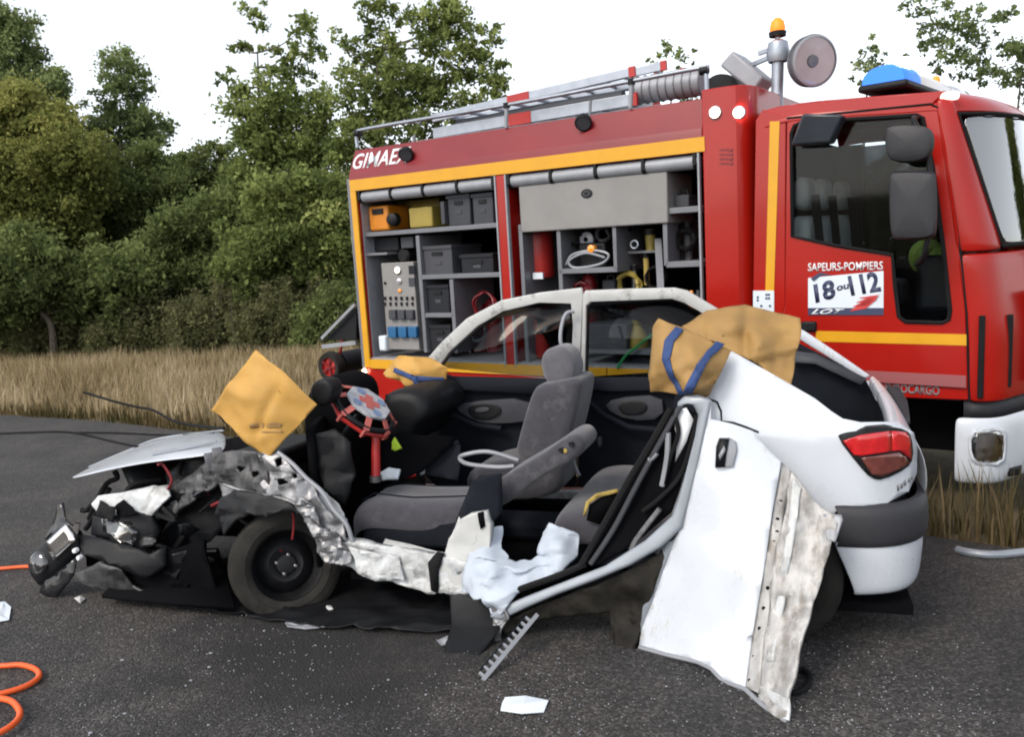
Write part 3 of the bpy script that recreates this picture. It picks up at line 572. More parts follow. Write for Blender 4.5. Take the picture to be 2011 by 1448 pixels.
# rear: raised flap, step bar, glowing side marker
MB().prism([T(640, 668, -.25), T(694, 604, -.25), T(700, 604, -.25), T(700, 668, -.25)], (0, -1.7, 0)).build('rear_flap', 'black_plastic', bevel=.006, **TP)
MB().bar(T(632, 665, -.2), T(697, 598, -.2), .02, .03).build('flap_edge', 'alu_pale', **TP)
MB().bar(T(634, 681, -.2), T(700, 673, -.2), .03, .04).build('step_bar', 'alu_pale', **TP)
MB().box(-.25, -.02, -2.2, -.3, .5, .95).build('rear_frame', 'red_dull', bevel=.01, **TP)
p = T(716, 730, .01); MB().lathe([(0, .02), (.02, .016), (.028, 0)], p, (0, 1, 0), 16).build('side_marker', 'lamp_small', **TP)
# --- light bar on the cab
B0, B1 = Vector((4.50, -.22, 2.965)), Vector((4.72, -1.98, 2.965)); bl = lambda t: B0.lerp(B1, t)
def domebar(t0, t1, r, name, mt, parent, n=12):
    rows = []; ax_ = (B1-B0).normalized(); sd_ = Vector((0, 0, 1)).cross(ax_).normalized()
    for k in range(n+1):
        a = math.pi*k/n; c_, s_ = math.cos(a), math.sin(a); rows.append([bl(t0+(t1-t0)*t)+sd_*(c_*r*1.05*(1-.12*abs(1-2*t)**4))+Vector((0, 0, s_**.7*r*.86*(1.05-.2*abs(1-2*t)**4))) for t in (0, .06, .2, .8, .94, 1)])
    mb = MB(); mb.loft(rows); mb.f += [tuple(i*6 for i in range(n+1)), tuple(i*6+5 for i in range(n+1))[::-1]]; return mb.build(name, mt, parent, ang=50)
lb = MB().bar(bl(-.01)+Vector((0, 0, -.02)), bl(1.01)+Vector((0, 0, -.02)), .31, .05).build('light_bar', 'black_plastic', bevel=.02, **TP)
domebar(0, .21, .14, 'blue_lens', 'lamp_blue', lb); domebar(.215, .735, .13, 'centre_cover', 'cover_pale', lb); domebar(.74, 1, .14, 'end_lens', 'lens_clear', lb)
MB().lathe([(0, .05), (.04, .045), (.055, .0), (.04, -.045), (0, -.05)], bl(.10)+Vector((.07, .04, .11)), (0, 0, 1), 16).build('lit_bulb', 'lamp_white', lb)
MB().lathe([(.03, 0), (.03, .03), (.02, .05), (0, .055)], bl(.70)+Vector((0, 0, .12)), (0, 0, 1), 16).build('amber_lens', 'beacon', lb)
# --- lighting mast
mv = -.75; base = T(1525, 192, mv); hub = T(1528, 105, mv)
mast = MB().tube([base+Vector((0, 0, -.12)), hub], .045, 16).build('light_mast', 'alu', **TP)
MB().lathe([(.07, -.06), (.085, 0), (.07, .08), (.03, .1)], hub, (0, 0, 1), 20).build('mast_head', 'alu', parent=mast)
MB().tube([hub, T(1527, 68, mv)], .018, 10).build('beacon_stem', 'alu', parent=mast)
p = T(1527, 66, mv); MB().lathe([(.060, -.02), (.064, .012), (.056, .016)], p, (0, 0, 1), 20).build('beacon_base', 'black_plastic', parent=mast)
MB().lathe([(.052, .01), (.056, .04), (.046, .085), (.02, .11), (0, .115)], p, (0, 0, 1), 20).build('beacon_lens', 'beacon', parent=mast)
c = T(1594, 120, mv+.05); ax = (TR_M @ (CO-TR_O) - c); ax = Vector((.8, .75, -.12)).normalized()
sh = MB().lathe([(.05, -.18), (.10, -.16), (.16, -.06), (.176, .02), (.176, .045), (.162, .05)], c, ax, 40).build('floodlight', 'alu_pale', parent=mast)
MB().lathe([(.161, .040), (.145, .026), (.09, .012), (.05, .008), (0, .008)], c, ax, 40).build('reflector', 'reflector_dull', parent=sh)
MB().lathe([(.045, .01), (.04, .026), (0, .032)], c, ax, 24).build('lamp_shield', 'alu_pale', parent=sh); MB().lathe([(0, .046), (.161, .044)], c, ax, 40).build('lens', 'lens_clear_thin', parent=sh)
x = ax.orthogonal().normalized(); y = ax.cross(x); mb = MB()
for i in range(72):
    a = 2*math.pi*i/72; d = x*math.cos(a)+y*math.sin(a); mb.bar(c+d*.172-ax*.04, c+d*.178+ax*.035, .006, .010, up=d)
mb.build('cooling_rib', 'shelf_grey', parent=sh)
MB().bar(hub+Vector((0, 0, .03)), c-ax*.16, .05, .04).build('lamp_arm', 'alu', parent=mast)
q = [T(x_, y_, mv) for x_, y_ in ((1412, 128), (1438, 98), (1500, 150), (1478, 182))]
s2 = MB().prism(q, (0, -.30, 0)).build('floodlight', 'alu_pale', parent=mast, bevel=.02)
MB().bar(T(1470, 130, mv-.1), hub, .035, .03).build('lamp_arm', 'alu', parent=mast); MB().bar(T(1490, 105, mv-.05), hub+Vector((0, 0, .05)), .03, .03).build('lamp_arm', 'alu', parent=mast)
# --- roof rails and rolled kit at the front of the roof
rz = lambda px, py: T(px, py, -.10)
rail = MB().tube(smooth_path([rz(702, 290), rz(702, 262), rz(730, 251), rz(995, 206), rz(1250, 157), rz(1378, 133), rz(1386, 140), rz(1388, 186)], 5), .017, 10).build('roof_rail_tube', 'alu', **TP)
for a, b in (((995, 207), (994, 250)), ((1240, 160), (1238, 212))): MB().tube([rz(*a), rz(*b)], .017, 10).build('rail_post', 'alu_pale', parent=rail); MB().lathe([(.028, -.02), (.028, .02)], rz(*a), (0, 0, 1), 12).build('rail_clamp', 'black_plastic', parent=rail)
for px, py in ((703, 262), (1383, 138)): MB().lathe([(.0, -.03), (.03, -.03), (.03, .03), (0, .03)], rz(px, py), (1, 0, 0), 12).build('rail_clamp', 'black_plastic', parent=rail)
MB().tube([T(890, 232, -.9), T(1385, 150, -.9)], .015, 8).build('rail_bar', 'alu', parent=rail)
MB().box(.6, 2.95, -1.95, -.28, 3.02, 3.05).build('roof_deck', 'alu_pale', **TP)
# ================================================================ wrecked car
car = empty('wrecked_car', 'crushed white hatchback with roof cut off and doors torn open', 'car', fr='c')
KP = dict(parent=car)
def cpod(pts, y0, y1, name, mt, parent, it=2, edge_=.12, sub=0, top=None):
    """cushion: rounded outline at y0 swept to y1, its edges rolled over"""
    q = rounded(list(pts), it); a = [C(x, y, y0) for x, y in q]; c = sum(a, Vector())/len(a); rows = []
    for s, t in ((.02, 0), (.55, .0), (.85, .015), (.96, .06), (1, .16), (1, .84), (.96, .94), (.85, .985), (.55, 1.0), (.02, 1)):
        rows.append([c+(p-c)*s+Vector((0, (y1-y0)*t, 0)) for p in a])
    return MB().loft(rows, cu=True).build(name, mt, parent, ang=60, sub=sub)
# --- rear quarter, tail lamp, bumper
def side_y(off=0.):
    def fn(px, py):
        y = .8
        for _ in range(8):
            p = C(px, py, y); t = max(0, -.42-p.x); y = .80-2.6*t*t-max(0, p.z-.93)*.33+off
        return y
    return fn
qp = plate('quarter_panel', [(1392, 702, 0), (1402, 680, 0), (1440, 692, 0), (1520, 737, 0), (1600, 783, 0), (1632, 808, 0), (1655, 823, 0), (1690, 830, 0), (1745, 829, 0), (1772, 837, 0), (1792, 850, 0), (1799, 880, 0), (1798, 930, 0), (1782, 965, 0), (1740, 988, 0), (1690, 999, 0), (1640, 1006, 0), (1625, 1080, 0), (1560, 1045, 0), (1470, 1035, 0), (1410, 1065, 0), (1390, 1000, 0), (1388, 830, 0), (1386, 790, 0)], 'c', 'white_paint', car, th=.012, grid=22, depth=side_y(), ang=60)
MB().tube([C(x, y, side_y(.004)(x, y)) for x, y in ((1391, 784), (1408, 790), (1416, 808), (1417, 828), (1440, 831), (1466, 840), (1490, 850))], .006, 6).build('shut_line', 'rubber', parent=qp)
tl = plate('tail_lamp', [(x, y, 0) for x, y in rounded([(1643, 858), (1655, 851), (1690, 846), (1745, 838), (1776, 844), (1788, 856), (1792, 900), (1778, 921), (1732, 943), (1710, 940), (1686, 914)], 1)], 'c', 'black_plastic', car, th=.012, grid=16, depth=side_y(.008))
plate('red_lens', [(1655, 866, 0), (1690, 855, 0), (1747, 847, 0), (1750, 886, 0), (1690, 896, 0), (1676, 893, 0)], 'c', 'lens_red', tl, th=.012, grid=12, depth=side_y(.017))
plate('red_lens', [(1751, 847, 0), (1777, 849, 0), (1786, 862, 0), (1788, 904, 0), (1777, 893, 0), (1765, 885, 0), (1751, 886, 0)], 'c', 'lens_red', tl, th=.012, grid=12, depth=side_y(.017))
plate('smoked_lens', [(1690, 900, 0), (1764, 889, 0), (1776, 897, 0), (1784, 909, 0), (1772, 918, 0), (1732, 936, 0), (1712, 932, 0)], 'c', 'lens_smoke', tl, th=.012, grid=12, depth=side_y(.016))
plate('lamp_cap', [(1682, 846, 0), (1700, 837, 0), (1735, 834, 0), (1752, 838, 0), (1740, 840, 0)], 'c', 'bumper_grey', tl, th=.01, grid=12, depth=side_y(.009))
for q in ([(1761, 955), (1764, 952), (1766, 962), (1763, 966)], [(1768, 952), (1772, 949), (1773, 957), (1769, 961)], [(1774, 947), (1778, 943), (1780, 951), (1776, 955)], [(1782, 943), (1786, 938), (1787, 946), (1784, 949)], [(1788, 938), (1791, 934), (1792, 940), (1790, 943)]): plate('worn_badge_letter', [(x, y, 0) for x, y in q], 'c', 'badge_grey', qp, th=.003, grid=0, depth=side_y(.010))
def bplan(off, z):
    q = [(-.34, .80), (-.42, .80), (-.50, .79), (-.58, .76), (-.645, .70), (-.69, .62), (-.715, .50), (-.735, .25), (-.74, 0)]
    q = [(x-off*(1 if y < .7 else .5), y+off*(1 if y > .6 else 0)) for x, y in q]; q = q+[(x, -y) for x, y in q[-2::-1]]; return [Vector((x, y, z)) for x, y in q]
mb = MB(); rows = [bplan(o, z) for z, o in ((.245, -.05), (.25, -.01), (.33, .0), (.46, .012), (.485, .0))]
for r_, d in zip(rows, (.10, .09, .06, .0, .0)):
    for k in (0, -1): r_[k].x -= d
    for k in (1, -2): r_[k].x -= d*.35
mb.loft(rows); bp = mb.build('rear_bumper', 'white_paint', solid=.014, sub=2, ang=80, **KP)
mb = MB(); mb.loft([bplan(o, z) for z, o in ((.462, .0), (.467, .022), (.50, .032), (.59, .032), (.63, .022), (.642, -.01))]); mb.build('rub_strip', 'bumper_grey', parent=bp, solid=.01, sub=2, ang=80)
# --- tailgate ledge, far rear pillar, boot
inn = [(1744, 832, .60), (1739, 808, .3), (1731, 780, 0), (1719, 758, -.35), (1706, 743, -.66)]; out = [(1776, 839, .60), (1768, 808, .3), (1757, 785, 0), (1740, 761, -.35), (1716, 738, -.66)]
A = [C(*p) for p in inn]; B = [C(*p) for p in out]
tg = MB().loft([[a+Vector((0, 0, -.06)) for a in A], A, [a.lerp(b, .5)+Vector((0, 0, .008)) for a, b in zip(A, B)], B, [Vector((-.735, b.y, .80)) for b in B], [Vector((-.73, b.y, .60)) for b in B]]).build('tailgate', 'white_paint', solid=.01, sub=2, ang=80, **KP)
plate('tailgate_trim', [(1742, 762, -.3), (1764, 765, -.3), (1782, 793, -.1), (1787, 826, .15), (1778, 836, .2), (1768, 806, 0)], 'c', 'bumper_grey', tg, th=.03, grid=20)
plate('rear_pillar', [(1560, 640, -.64), (1580, 650, -.65), (1640, 690, -.66), (1709, 738, -.67), (1696, 744, -.67), (1630, 704, -.66), (1572, 668, -.65), (1545, 655, -.63)], 'c', 'white_paint', car, th=.03, grid=0, bevel=.008)
plate('boot_side_trim', [(1440, 640, -.62), (1555, 668, -.62), (1630, 705, -.63), (1700, 746, -.64), (1722, 790, -.66), (1730, 900, -.66), (1300, 900, -.64), (1330, 760, -.64)], 'c', 'dark_trim', car, th=.03, grid=30)
plate('parcel_ledge', [(1555, 690, -.58), (1600, 696, -.58), (1700, 745, -.6), (1690, 757, -.56), (1600, 715, -.54), (1555, 712, -.54)], 'c', 'plastic_grey', car, th=.02, grid=0)
MB().box(-.68, .1, -.62, .62, .28, .34).build('boot_floor', 'dark_trim', **KP)
MB().box(-.665, -.645, -.60, .45, .34, .86).build('boot_lining', 'dark_trim', **KP)
# far-side bodywork
mb = MB(); mb.loft([[Vector((x, -.80+.02*abs(z-.6), z)) for x in (-.68, -.45, -.33, -.05, .2, .4)] for z in (.62, .8, .95)]); mb.build('quarter_panel', 'white_paint', solid=.012, **KP)
# --- far doors, still standing
def ftube(pts, r, mt, name, parent, y=-.70): return MB().tube([C(x, yy, y) for x, yy in pts], r, 8).build(name, mt, parent)
fd = plate('passenger_door', [(770, 800, -.74), (800, 752, -.74), (838, 722, -.74), (900, 744, -.74), (1132, 746, -.74), (1130, 955, -.76), (860, 955, -.76), (790, 880, -.75)], 'c', 'dark_trim', car, th=.07, grid=0, smooth=False, bevel=.012)
ff = plate('window_frame', [(830, 716, -.74), (868, 672, -.72), (918, 625, -.70), (985, 590, -.67), (1060, 575, -.65), (1143, 565, -.64), (1146, 578, -.645), (1143, 640, -.67), (1138, 748, -.73), (1121, 748, -.73), (1126, 640, -.67), (1122, 596, -.65), (1060, 595, -.655), (990, 611, -.68), (940, 640, -.70), (885, 690, -.73), (862, 722, -.74)], 'c', 'cream_paint', fd, th=.03, grid=0, bevel=.006)
ftube([(866, 722), (888, 691), (942, 642), (991, 613), (1060, 597), (1112, 594), (1120, 602), (1122, 640), (1118, 748)], .010, 'rubber', 'window_seal', fd)
plate('window_pane', [(866, 722, -.74), (888, 691, -.73), (942, 642, -.70), (991, 613, -.68), (1060, 597, -.66), (1115, 596, -.655), (1122, 640, -.67), (1119, 748, -.73)], 'c', 'glass_car', fd, th=.004, grid=0)
plate('door_top_rail', [(845, 738, -.68), (1131, 745, -.68), (1131, 768, -.66), (1040, 775, -.66), (860, 765, -.66)], 'c', 'dark_trim', fd, th=.05, grid=0, bevel=.012)
plate('armrest_insert', rounded([(893, 800, -.68), (915, 790, -.68), (1040, 780, -.68), (1044, 826, -.68), (985, 832, -.68), (935, 828, -.68)], 1), 'c', 'door_fabric', fd, th=.05, grid=0, bevel=.006)
h = cpod([(916, 800), (945, 792), (980, 796), (985, 812), (960, 826), (925, 822)], -.64, -.655, 'handle_recess', 'black_plastic', fd); cpod([(930, 803), (958, 799), (962, 808), (935, 812)], -.63, -.645, 'door_pull', 'plastic_grey', fd)
ftube([(838, 782), (880, 812), (935, 836), (985, 842)], .02, 'dark_trim', 'door_pocket_edge', fd, y=-.64)
cpod([(888, 868), (897, 866), (900, 885), (890, 888)], -.58, -.63, 'window_winder', 'plastic_grey', fd)
rd = plate('rear_door', [(1140, 742, -.74), (1300, 742, -.74), (1420, 742, -.74), (1420, 955, -.76), (1137, 955, -.76)], 'c', 'dark_trim', car, th=.07, grid=0, smooth=False, bevel=.012)
rf = plate('window_frame', [(1141, 748, -.73), (1146, 578, -.645), (1150, 571, -.64), (1240, 567, -.64), (1325, 565, -.64), (1350, 571, -.64), (1412, 608, -.655), (1520, 690, -.69), (1560, 744, -.72), (1535, 744, -.72), (1490, 695, -.69), (1402, 627, -.66), (1345, 594, -.65), (1320, 586, -.65), (1160, 592, -.65), (1152, 600, -.65), (1150, 748, -.73)], 'c', 'cream_paint', rd, th=.03, grid=0, bevel=.006)
ftube([(1152, 748), (1155, 604), (1163, 596), (1320, 590), (1343, 598), (1400, 631), (1488, 699)], .010, 'rubber', 'window_seal', rd)
plate('window_pane', [(1152, 748, -.73), (1155, 600, -.65), (1320, 590, -.65), (1343, 598, -.65), (1400, 631, -.66), (1488, 699, -.69), (1520, 744, -.72)], 'c', 'glass_car', rd, th=.004, grid=0)
plate('door_top_rail', [(1146, 742, -.68), (1420, 742, -.68), (1420, 765, -.66), (1200, 768, -.66), (1146, 765, -.66)], 'c', 'dark_trim', rd, th=.05, grid=0, bevel=.012)
plate('armrest_insert', rounded([(1186, 800, -.68), (1205, 782, -.68), (1300, 774, -.68), (1305, 822, -.68), (1235, 826, -.68)], 1), 'c', 'door_fabric', rd, th=.05, grid=0, bevel=.006)
cpod([(1210, 795), (1245, 786), (1275, 795), (1262, 815), (1222, 815)], -.64, -.655, 'handle_recess', 'black_plastic', rd); cpod([(1172, 860), (1180, 858), (1182, 878), (1174, 880)], -.58, -.63, 'window_winder', 'plastic_grey', rd)
ftube([(1150, 785), (1185, 815), (1235, 840), (1300, 846)], .02, 'dark_trim', 'door_pocket_edge', rd, y=-.64)
MB().tube(smooth_path([C(1128, 612, -.6), C(1112, 616, -.58), C(1103, 640, -.56), C(1101, 672, -.55), C(1112, 690, -.56), C(1126, 694, -.6)], 5), .012, 8).build('belt_guide', 'alu_pale', **KP)
MB().tube(smooth_path([C(1124, 770, -.55), C(1121, 860, -.5), C(1124, 900, -.45), C(1138, 935, -.4)], 5), .010, 6).build('seat_belt', 'alu_pale', **KP)
MB().box(.45, 2.25, -.80, -.72, .16, .27).build('sill', 'white_dirty', bevel=.015, **KP)
# --- floor and bulkhead
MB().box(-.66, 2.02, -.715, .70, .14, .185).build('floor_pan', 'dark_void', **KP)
MB().box(.5, 2.3, -.12, .12, .186, .31).build('floor_tunnel', 'dark_trim', bevel=.04, **KP)
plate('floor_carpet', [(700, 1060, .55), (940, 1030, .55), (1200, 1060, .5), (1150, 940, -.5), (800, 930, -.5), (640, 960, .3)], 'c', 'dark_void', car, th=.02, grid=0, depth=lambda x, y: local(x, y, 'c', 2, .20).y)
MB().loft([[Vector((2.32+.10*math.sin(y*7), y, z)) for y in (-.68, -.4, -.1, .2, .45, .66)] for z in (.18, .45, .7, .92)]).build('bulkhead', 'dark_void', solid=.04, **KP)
# --- seats
ps = cpod([(1005, 905), (1018, 850), (1040, 775), (1052, 757), (1100, 748), (1137, 742), (1140, 768), (1122, 850), (1105, 910), (1060, 925)], -.12, -.56, 'passenger_seat', 'seat_fabric', car, it=2)
cpod([(1060, 712), (1066, 690), (1092, 679), (1112, 684), (1128, 712), (1128, 745), (1112, 757), (1080, 757), (1066, 742)], -.20, -.46, 'headrest', 'seat_pale', ps)
cpod([(905, 935), (960, 905), (1080, 900), (1105, 920), (1100, 985), (920, 985)], -.12, -.56, 'cushion', 'seat_fabric', ps); MB().tube([C(1088, 750, -.27), C(1090, 762, -.27)], .008, 8).build('headrest_post', 'steel', parent=ps)
MB().tube(smooth_path([C(1018, 905, -.02), C(960, 888, .0), C(915, 893, .02), C(903, 901, .02), C(920, 912, .04), C(975, 918, .06), C(1010, 916, .06)], 6), .013, 8).build('handbrake_lever', 'alu_pale', **KP)
ds = MB()
top = [(2.06, .565, .40), (2.055, .56, .47), (1.98, .55, .505), (1.75, .54, .485), (1.52, .53, .495), (1.42, .52, .50), (1.38, .51, .44)]
rows = []
for k, (yy, dz) in enumerate(((0, -.13), (0, -.03), (.03, .0), (.10, .018), (.20, -.004), (.30, .016), (.40, .006), (.45, -.02), (.46, -.12))):
    rows.append([Vector((x, y-yy, z+dz+.012*noise.noise(Vector((x*7, yy*9, 2))))) for x, y, z in top])
ds.loft(rows); k0 = len(top); dsc = ds.build('driver_seat', 'seat_fabric', sub=2, solid=.02, ang=80, **KP)
for yy in (.10, .36):
    MB().tube([Vector((x, y-yy, z+.012+(.018 if yy < .2 else .010)+.012*noise.noise(Vector((x*7, yy*9, 2))))) for x, y, z in top[1:6]], .004, 6).build('seam', 'dark_trim', parent=dsc)
MB().box(1.36, 2.03, .12, .54, .26, .43).build('seat_base', 'dark_trim', parent=dsc, bevel=.03)
cpod([(948, 968), (985, 938), (1030, 912), (1075, 885), (1112, 857), (1135, 856), (1148, 876), (1140, 896), (1105, 918), (1060, 940), (1005, 985), (970, 1005), (945, 995)], .50, .12, 'backrest', 'seat_fabric', dsc)
for px, py in ((1102, 884), (1122, 872)): p = C(px, py, .505); MB().lathe([(.012, -.01), (.013, .006), (.008, .008), (0, .002)], p, (0, 1, 0), 12).build('headrest_socket', 'black_plastic', parent=dsc)
p = C(1110, 886, .50); MB().lathe([(.012, 0), (.01, .006), (0, .007)], p, (0, 1, 0), 12).build('headrest_socket', 'foam', parent=dsc)
plate('seat_side_cover', [(925, 950, .60), (940, 935, .6), (985, 930, .58), (987, 1005, .58), (965, 1030, .62), (900, 1060, .66), (895, 1020, .66)], 'c', 'dark_trim', dsc, th=.02, grid=20, crumple=.01)
rs = MB(); prof = [(.93, .36), (.95, .44), (.90, .485), (.75, .50), (.55, .475), (.38, .46), (.34, .38)]
rs.loft([[Vector((x, y, z+dz+.01*noise.noise(Vector((x*6, y*6, 1))))) for x, z in prof] for y, dz in ((.56, -.16), (.56, -.03), (.53, .0), (.3, .015), (.05, -.005), (-.2, .012), (-.45, .0), (-.6, -.02), (-.6, -.15))])
rsb = rs.build('rear_bench', 'seat_fabric', sub=2, solid=.02, ang=80, **KP); MB().box(.36, .90, -.58, .52, .2, .42).build('seat_base', 'dark_trim', parent=rsb, bevel=.03)
MB().box(-.07, .07, -.58, .56, 0, .50, M=Matrix.Translation((.27, 0, .46)) @ Matrix.Rotation(R(-20), 4, 'Y')).build('backrest', 'dark_trim', parent=rsb, bevel=.05)
plate('torn_foam', [(1146, 1010, .60), (1151, 986, .6), (1172, 970, .59), (1212, 961, .58), (1214, 966, .58), (1176, 977, .59), (1157, 990, .6), (1151, 1012, .6)], 'c', 'foam', rsb, th=.025, grid=10, crumple=.008, cs=14)
plate('torn_opening', [(1152, 1022, .59), (1158, 992, .59), (1178, 978, .585), (1213, 966, .58), (1206, 1000, .58), (1182, 1032, .59)], 'c', 'dark_void', rsb, th=.01, grid=0)
# --- dashboard, steering
cpod([(745, 780), (770, 766), (815, 768), (838, 792), (840, 820), (815, 842), (795, 880), (760, 885), (745, 840)], .0, -.66, 'dashboard', 'black_plastic', car)
cpod([(590, 790), (620, 745), (655, 738), (690, 765), (685, 840), (690, 930), (660, 970), (610, 950), (595, 880)], .20, -.2, 'dashboard_crushed_half', 'dark_void', car)
cpod([(606, 762), (622, 745), (645, 745), (655, 770), (640, 800), (612, 795)], .62, .50, 'instrument_pod', 'black_plastic', car)
plate('warning_lamp', [(618, 862, .61), (640, 858, .61), (646, 866, .61), (636, 874, .61), (620, 873, .61)], 'c', 'red_plastic', car, th=.015, grid=0)
plate('torn_trim', [(605, 850, .60), (660, 845, .6), (690, 870, .6), (700, 940, .58), (680, 990, .6), (640, 960, .62), (612, 900, .62)], 'c', 'black_plastic', car, th=.02, grid=18, crumple=.04, cs=7)
plate('torn_trim', [(745, 855, .2), (790, 850, .1), (900, 860, -.1), (870, 890, 0), (830, 930, .1), (770, 945, .2), (745, 930, .25)], 'c', 'dark_void', car, th=.02, grid=22, crumple=.03, cs=6)
plate('torn_trim', [(835, 880, .0), (905, 875, -.1), (900, 945, .02), (835, 935, .05)], 'c', 'dark_trim', car, th=.02, grid=22, crumple=.03, cs=6)
sc = C(722, 795, .36); sn = Vector((-.65, .07, .74)).normalized(); sx = Vector((-.72, -.27, -.62)); sx = (sx-sn*sx.dot(sn)).normalized(); sy = sn.cross(sx)
sw = MB().tube([sc-sn*.035+(sx*math.cos(a)+sy*math.sin(a))*.175 for a in [2*math.pi*i/40 for i in range(40)]], .016, 10, closed=True).build('steering_wheel', 'black_plastic', **KP)
for a in (.3, 2.2, 4.2): MB().bar(sc-sn*.05, sc-sn*.035+(sx*math.cos(a)+sy*math.sin(a))*.172, .03, .015, up=sn).build('spoke', 'black_plastic', parent=sw)
MB().tube([sc-sn*.04, sc-sn*.5], .03, 12).build('steering_column', 'black_plastic', parent=sw)
# --- near side: sill, pillar stump, crumpled front pillar
plate('sill', [(640, 1075, .74), (665, 1062, .74), (700, 1062, .74), (780, 1075, .75), (860, 1088, .76), (935, 1105, .77), (930, 1166, .78), (860, 1166, .78), (790, 1150, .77), (720, 1130, .76), (680, 1105, .75)], 'c', 'white_dirty', car, th=.05, grid=9, crumple=.006, crease=.014, cs=8, ang=16)
plate('sill_lip', [(760, 1060, .66), (860, 1085, .68), (935, 1100, .7), (935, 1112, .72), (850, 1100, .72), (750, 1078, .70)], 'c', 'cream_paint', car, th=.02, grid=18, crumple=.012, cs=8)
bs = plate('pillar_stump', [(905, 1018, .74), (925, 1008, .74), (958, 1004, .73), (966, 1030, .73), (964, 1080, .74), (945, 1120, .77), (935, 1168, .79), (866, 1158, .79), (872, 1100, .77), (885, 1060, .75)], 'c', 'cream_paint', car, th=.05, grid=14, crumple=.012, cs=9)
plate('jagged_edge', [(938, 1008, .765), (950, 1005, .76), (953, 1034, .76), (944, 1040, .77), (940, 1025, .77)], 'c', 'dark_void', bs, th=.01, grid=0)
plate('door_seal', [(842, 1105, .80), (858, 1085, .80), (872, 1088, .8), (862, 1120, .81), (860, 1165, .82), (848, 1160, .82)], 'c', 'rubber', car, th=.02, grid=0)
plate('wing_stay', [(418, 905, .70), (440, 890, .70), (490, 885, .72), (525, 893, .73), (535, 930, .75), (540, 972, .76), (500, 968, .77), (470, 962, .76), (432, 950, .74)], 'c', 'torn_dark', car, th=.012, grid=7, crumple=.006, crease=.022, cs=7, ang=16, holes=[[(472, 918), (480, 914), (488, 922), (478, 928)], [(500, 930), (512, 926), (516, 934), (504, 940)]])
fp = plate('front_pillar', [(512, 893, .74), (548, 888, .735), (575, 912, .74), (600, 940, .745), (628, 965, .745), (650, 1000, .75), (676, 1028, .75), (688, 1062, .75), (668, 1084, .76), (640, 1102, .77), (628, 1085, .77), (620, 1045, .77), (600, 1010, .77), (585, 990, .77), (560, 978, .78), (530, 972, .78), (515, 950, .77), (528, 930, .76)], 'c', 'torn_metal', car, th=.012, grid=6, crumple=.005, crease=.018, cs=8, ang=16,
      holes=[[(545, 905), (556, 900), (562, 915), (552, 920)], [(548, 945), (562, 940), (572, 948), (556, 954)], [(580, 930), (588, 930), (590, 938), (582, 940)], [(606, 985), (614, 980), (620, 990), (612, 996)]])
MB().tube(smooth_path([C(546, 889, .755), C(575, 912, .76), C(602, 940, .765), (C(632, 966, .765)), C(654, 1000, .77), C(680, 1030, .77), C(692, 1064, .77)], 5), .012, 8).build('pillar_flange', 'alu_pale', parent=fp)
MB().tube(smooth_path([C(440, 952, .77), C(480, 965, .79), C(530, 975, .80), C(562, 982, .80), C(588, 996, .80), C(604, 1018, .80)], 5), .010, 8).build('pillar_flange', 'torn_metal', parent=fp)
plate('crumpled_flange', [(585, 985, .80), (603, 978, .80), (625, 1000, .80), (640, 1040, .81), (668, 1050, .80), (690, 1085, .80), (700, 1105, .80), (680, 1112, .82), (655, 1108, .82), (632, 1092, .82), (622, 1055, .81), (600, 1018, .81)], 'c', 'torn_metal', car, th=.010, grid=5, crumple=.008, crease=.026, cs=12, ang=14)
plate('crumpled_flange', [(628, 960, .69), (642, 965, .69), (672, 995, .7), (686, 1022, .7), (680, 1036, .72), (655, 1015, .72), (632, 985, .72)], 'c', 'white_dirty', car, th=.012, grid=5, crumple=.004, crease=.014, cs=13, ang=16)
plate('crumpled_flange', [(690, 1075, .79), (735, 1085, .79), (790, 1095, .79), (800, 1140, .8), (745, 1142, .81), (712, 1128, .81)], 'c', 'white_dirty', car, th=.012, grid=6, crumple=.006, crease=.018, cs=11, ang=16)
MB().tube(smooth_path([C(577, 960, .76), C(575, 1000, .77), C(577, 1030, .77), C(574, 1060, .78)], 4), .006, 6).build('brake_hose', 'red_dull', **KP)
# --- crushed nose
bn = [[(128, 944, .74), (205, 925, .72), (300, 908, .68), (380, 900, .62), (444, 888, .58)], [(146, 934, .5), (215, 908, .46), (305, 885, .42), (380, 876, .38), (446, 872, .35)], [(160, 927, .3), (230, 897, .26), (308, 872, .2), (385, 862, .15), (446, 860, .10)], [(185, 915, .05), (250, 887, .0), (318, 862, -.06), (390, 850, -.12), (440, 848, -.18)]]
mb = MB(); mb.loft([[C(*p)+Vector((0, 0, .012*noise.noise(Vector(p)*.02))) for p in r_] for r_ in bn]); mb.build('bonnet', 'white_paint', solid=.018, sub=2, ang=60, **KP)
MB().tube(smooth_path([C(175, 918, .05), C(250, 886, -.02), C(318, 861, -.08), C(440, 846, -.2)], 5), .008, 6).build('bonnet_edge', 'grey_paint', **KP)
MB().tube(smooth_path([C(300, 893, .56), C(350, 884, .5), C(425, 868, .4)], 4), .008, 6).build('bonnet_crease', 'grey_paint', **KP)
rail_ = plate('inner_wing_rail', [(300, 1002, .62), (330, 968, .62), (380, 935, .62), (430, 900, .64), (470, 892, .66), (480, 912, .68), (440, 950, .68), (390, 985, .67), (345, 1012, .66), (310, 1022, .66)], 'c', 'torn_dark', car, th=.02, grid=7, crumple=.006, crease=.022, cs=9, ang=16)
plate('wing_fragment', [(186, 990, .74), (200, 975, .72), (255, 968, .68), (305, 955, .64), (345, 962, .64), (320, 985, .68), (300, 1012, .74), (262, 1002, .76), (225, 1016, .77), (195, 1008, .77)], 'c', 'white_dirty', car, th=.012, grid=8, crumple=.008, crease=.014, cs=7, ang=20)
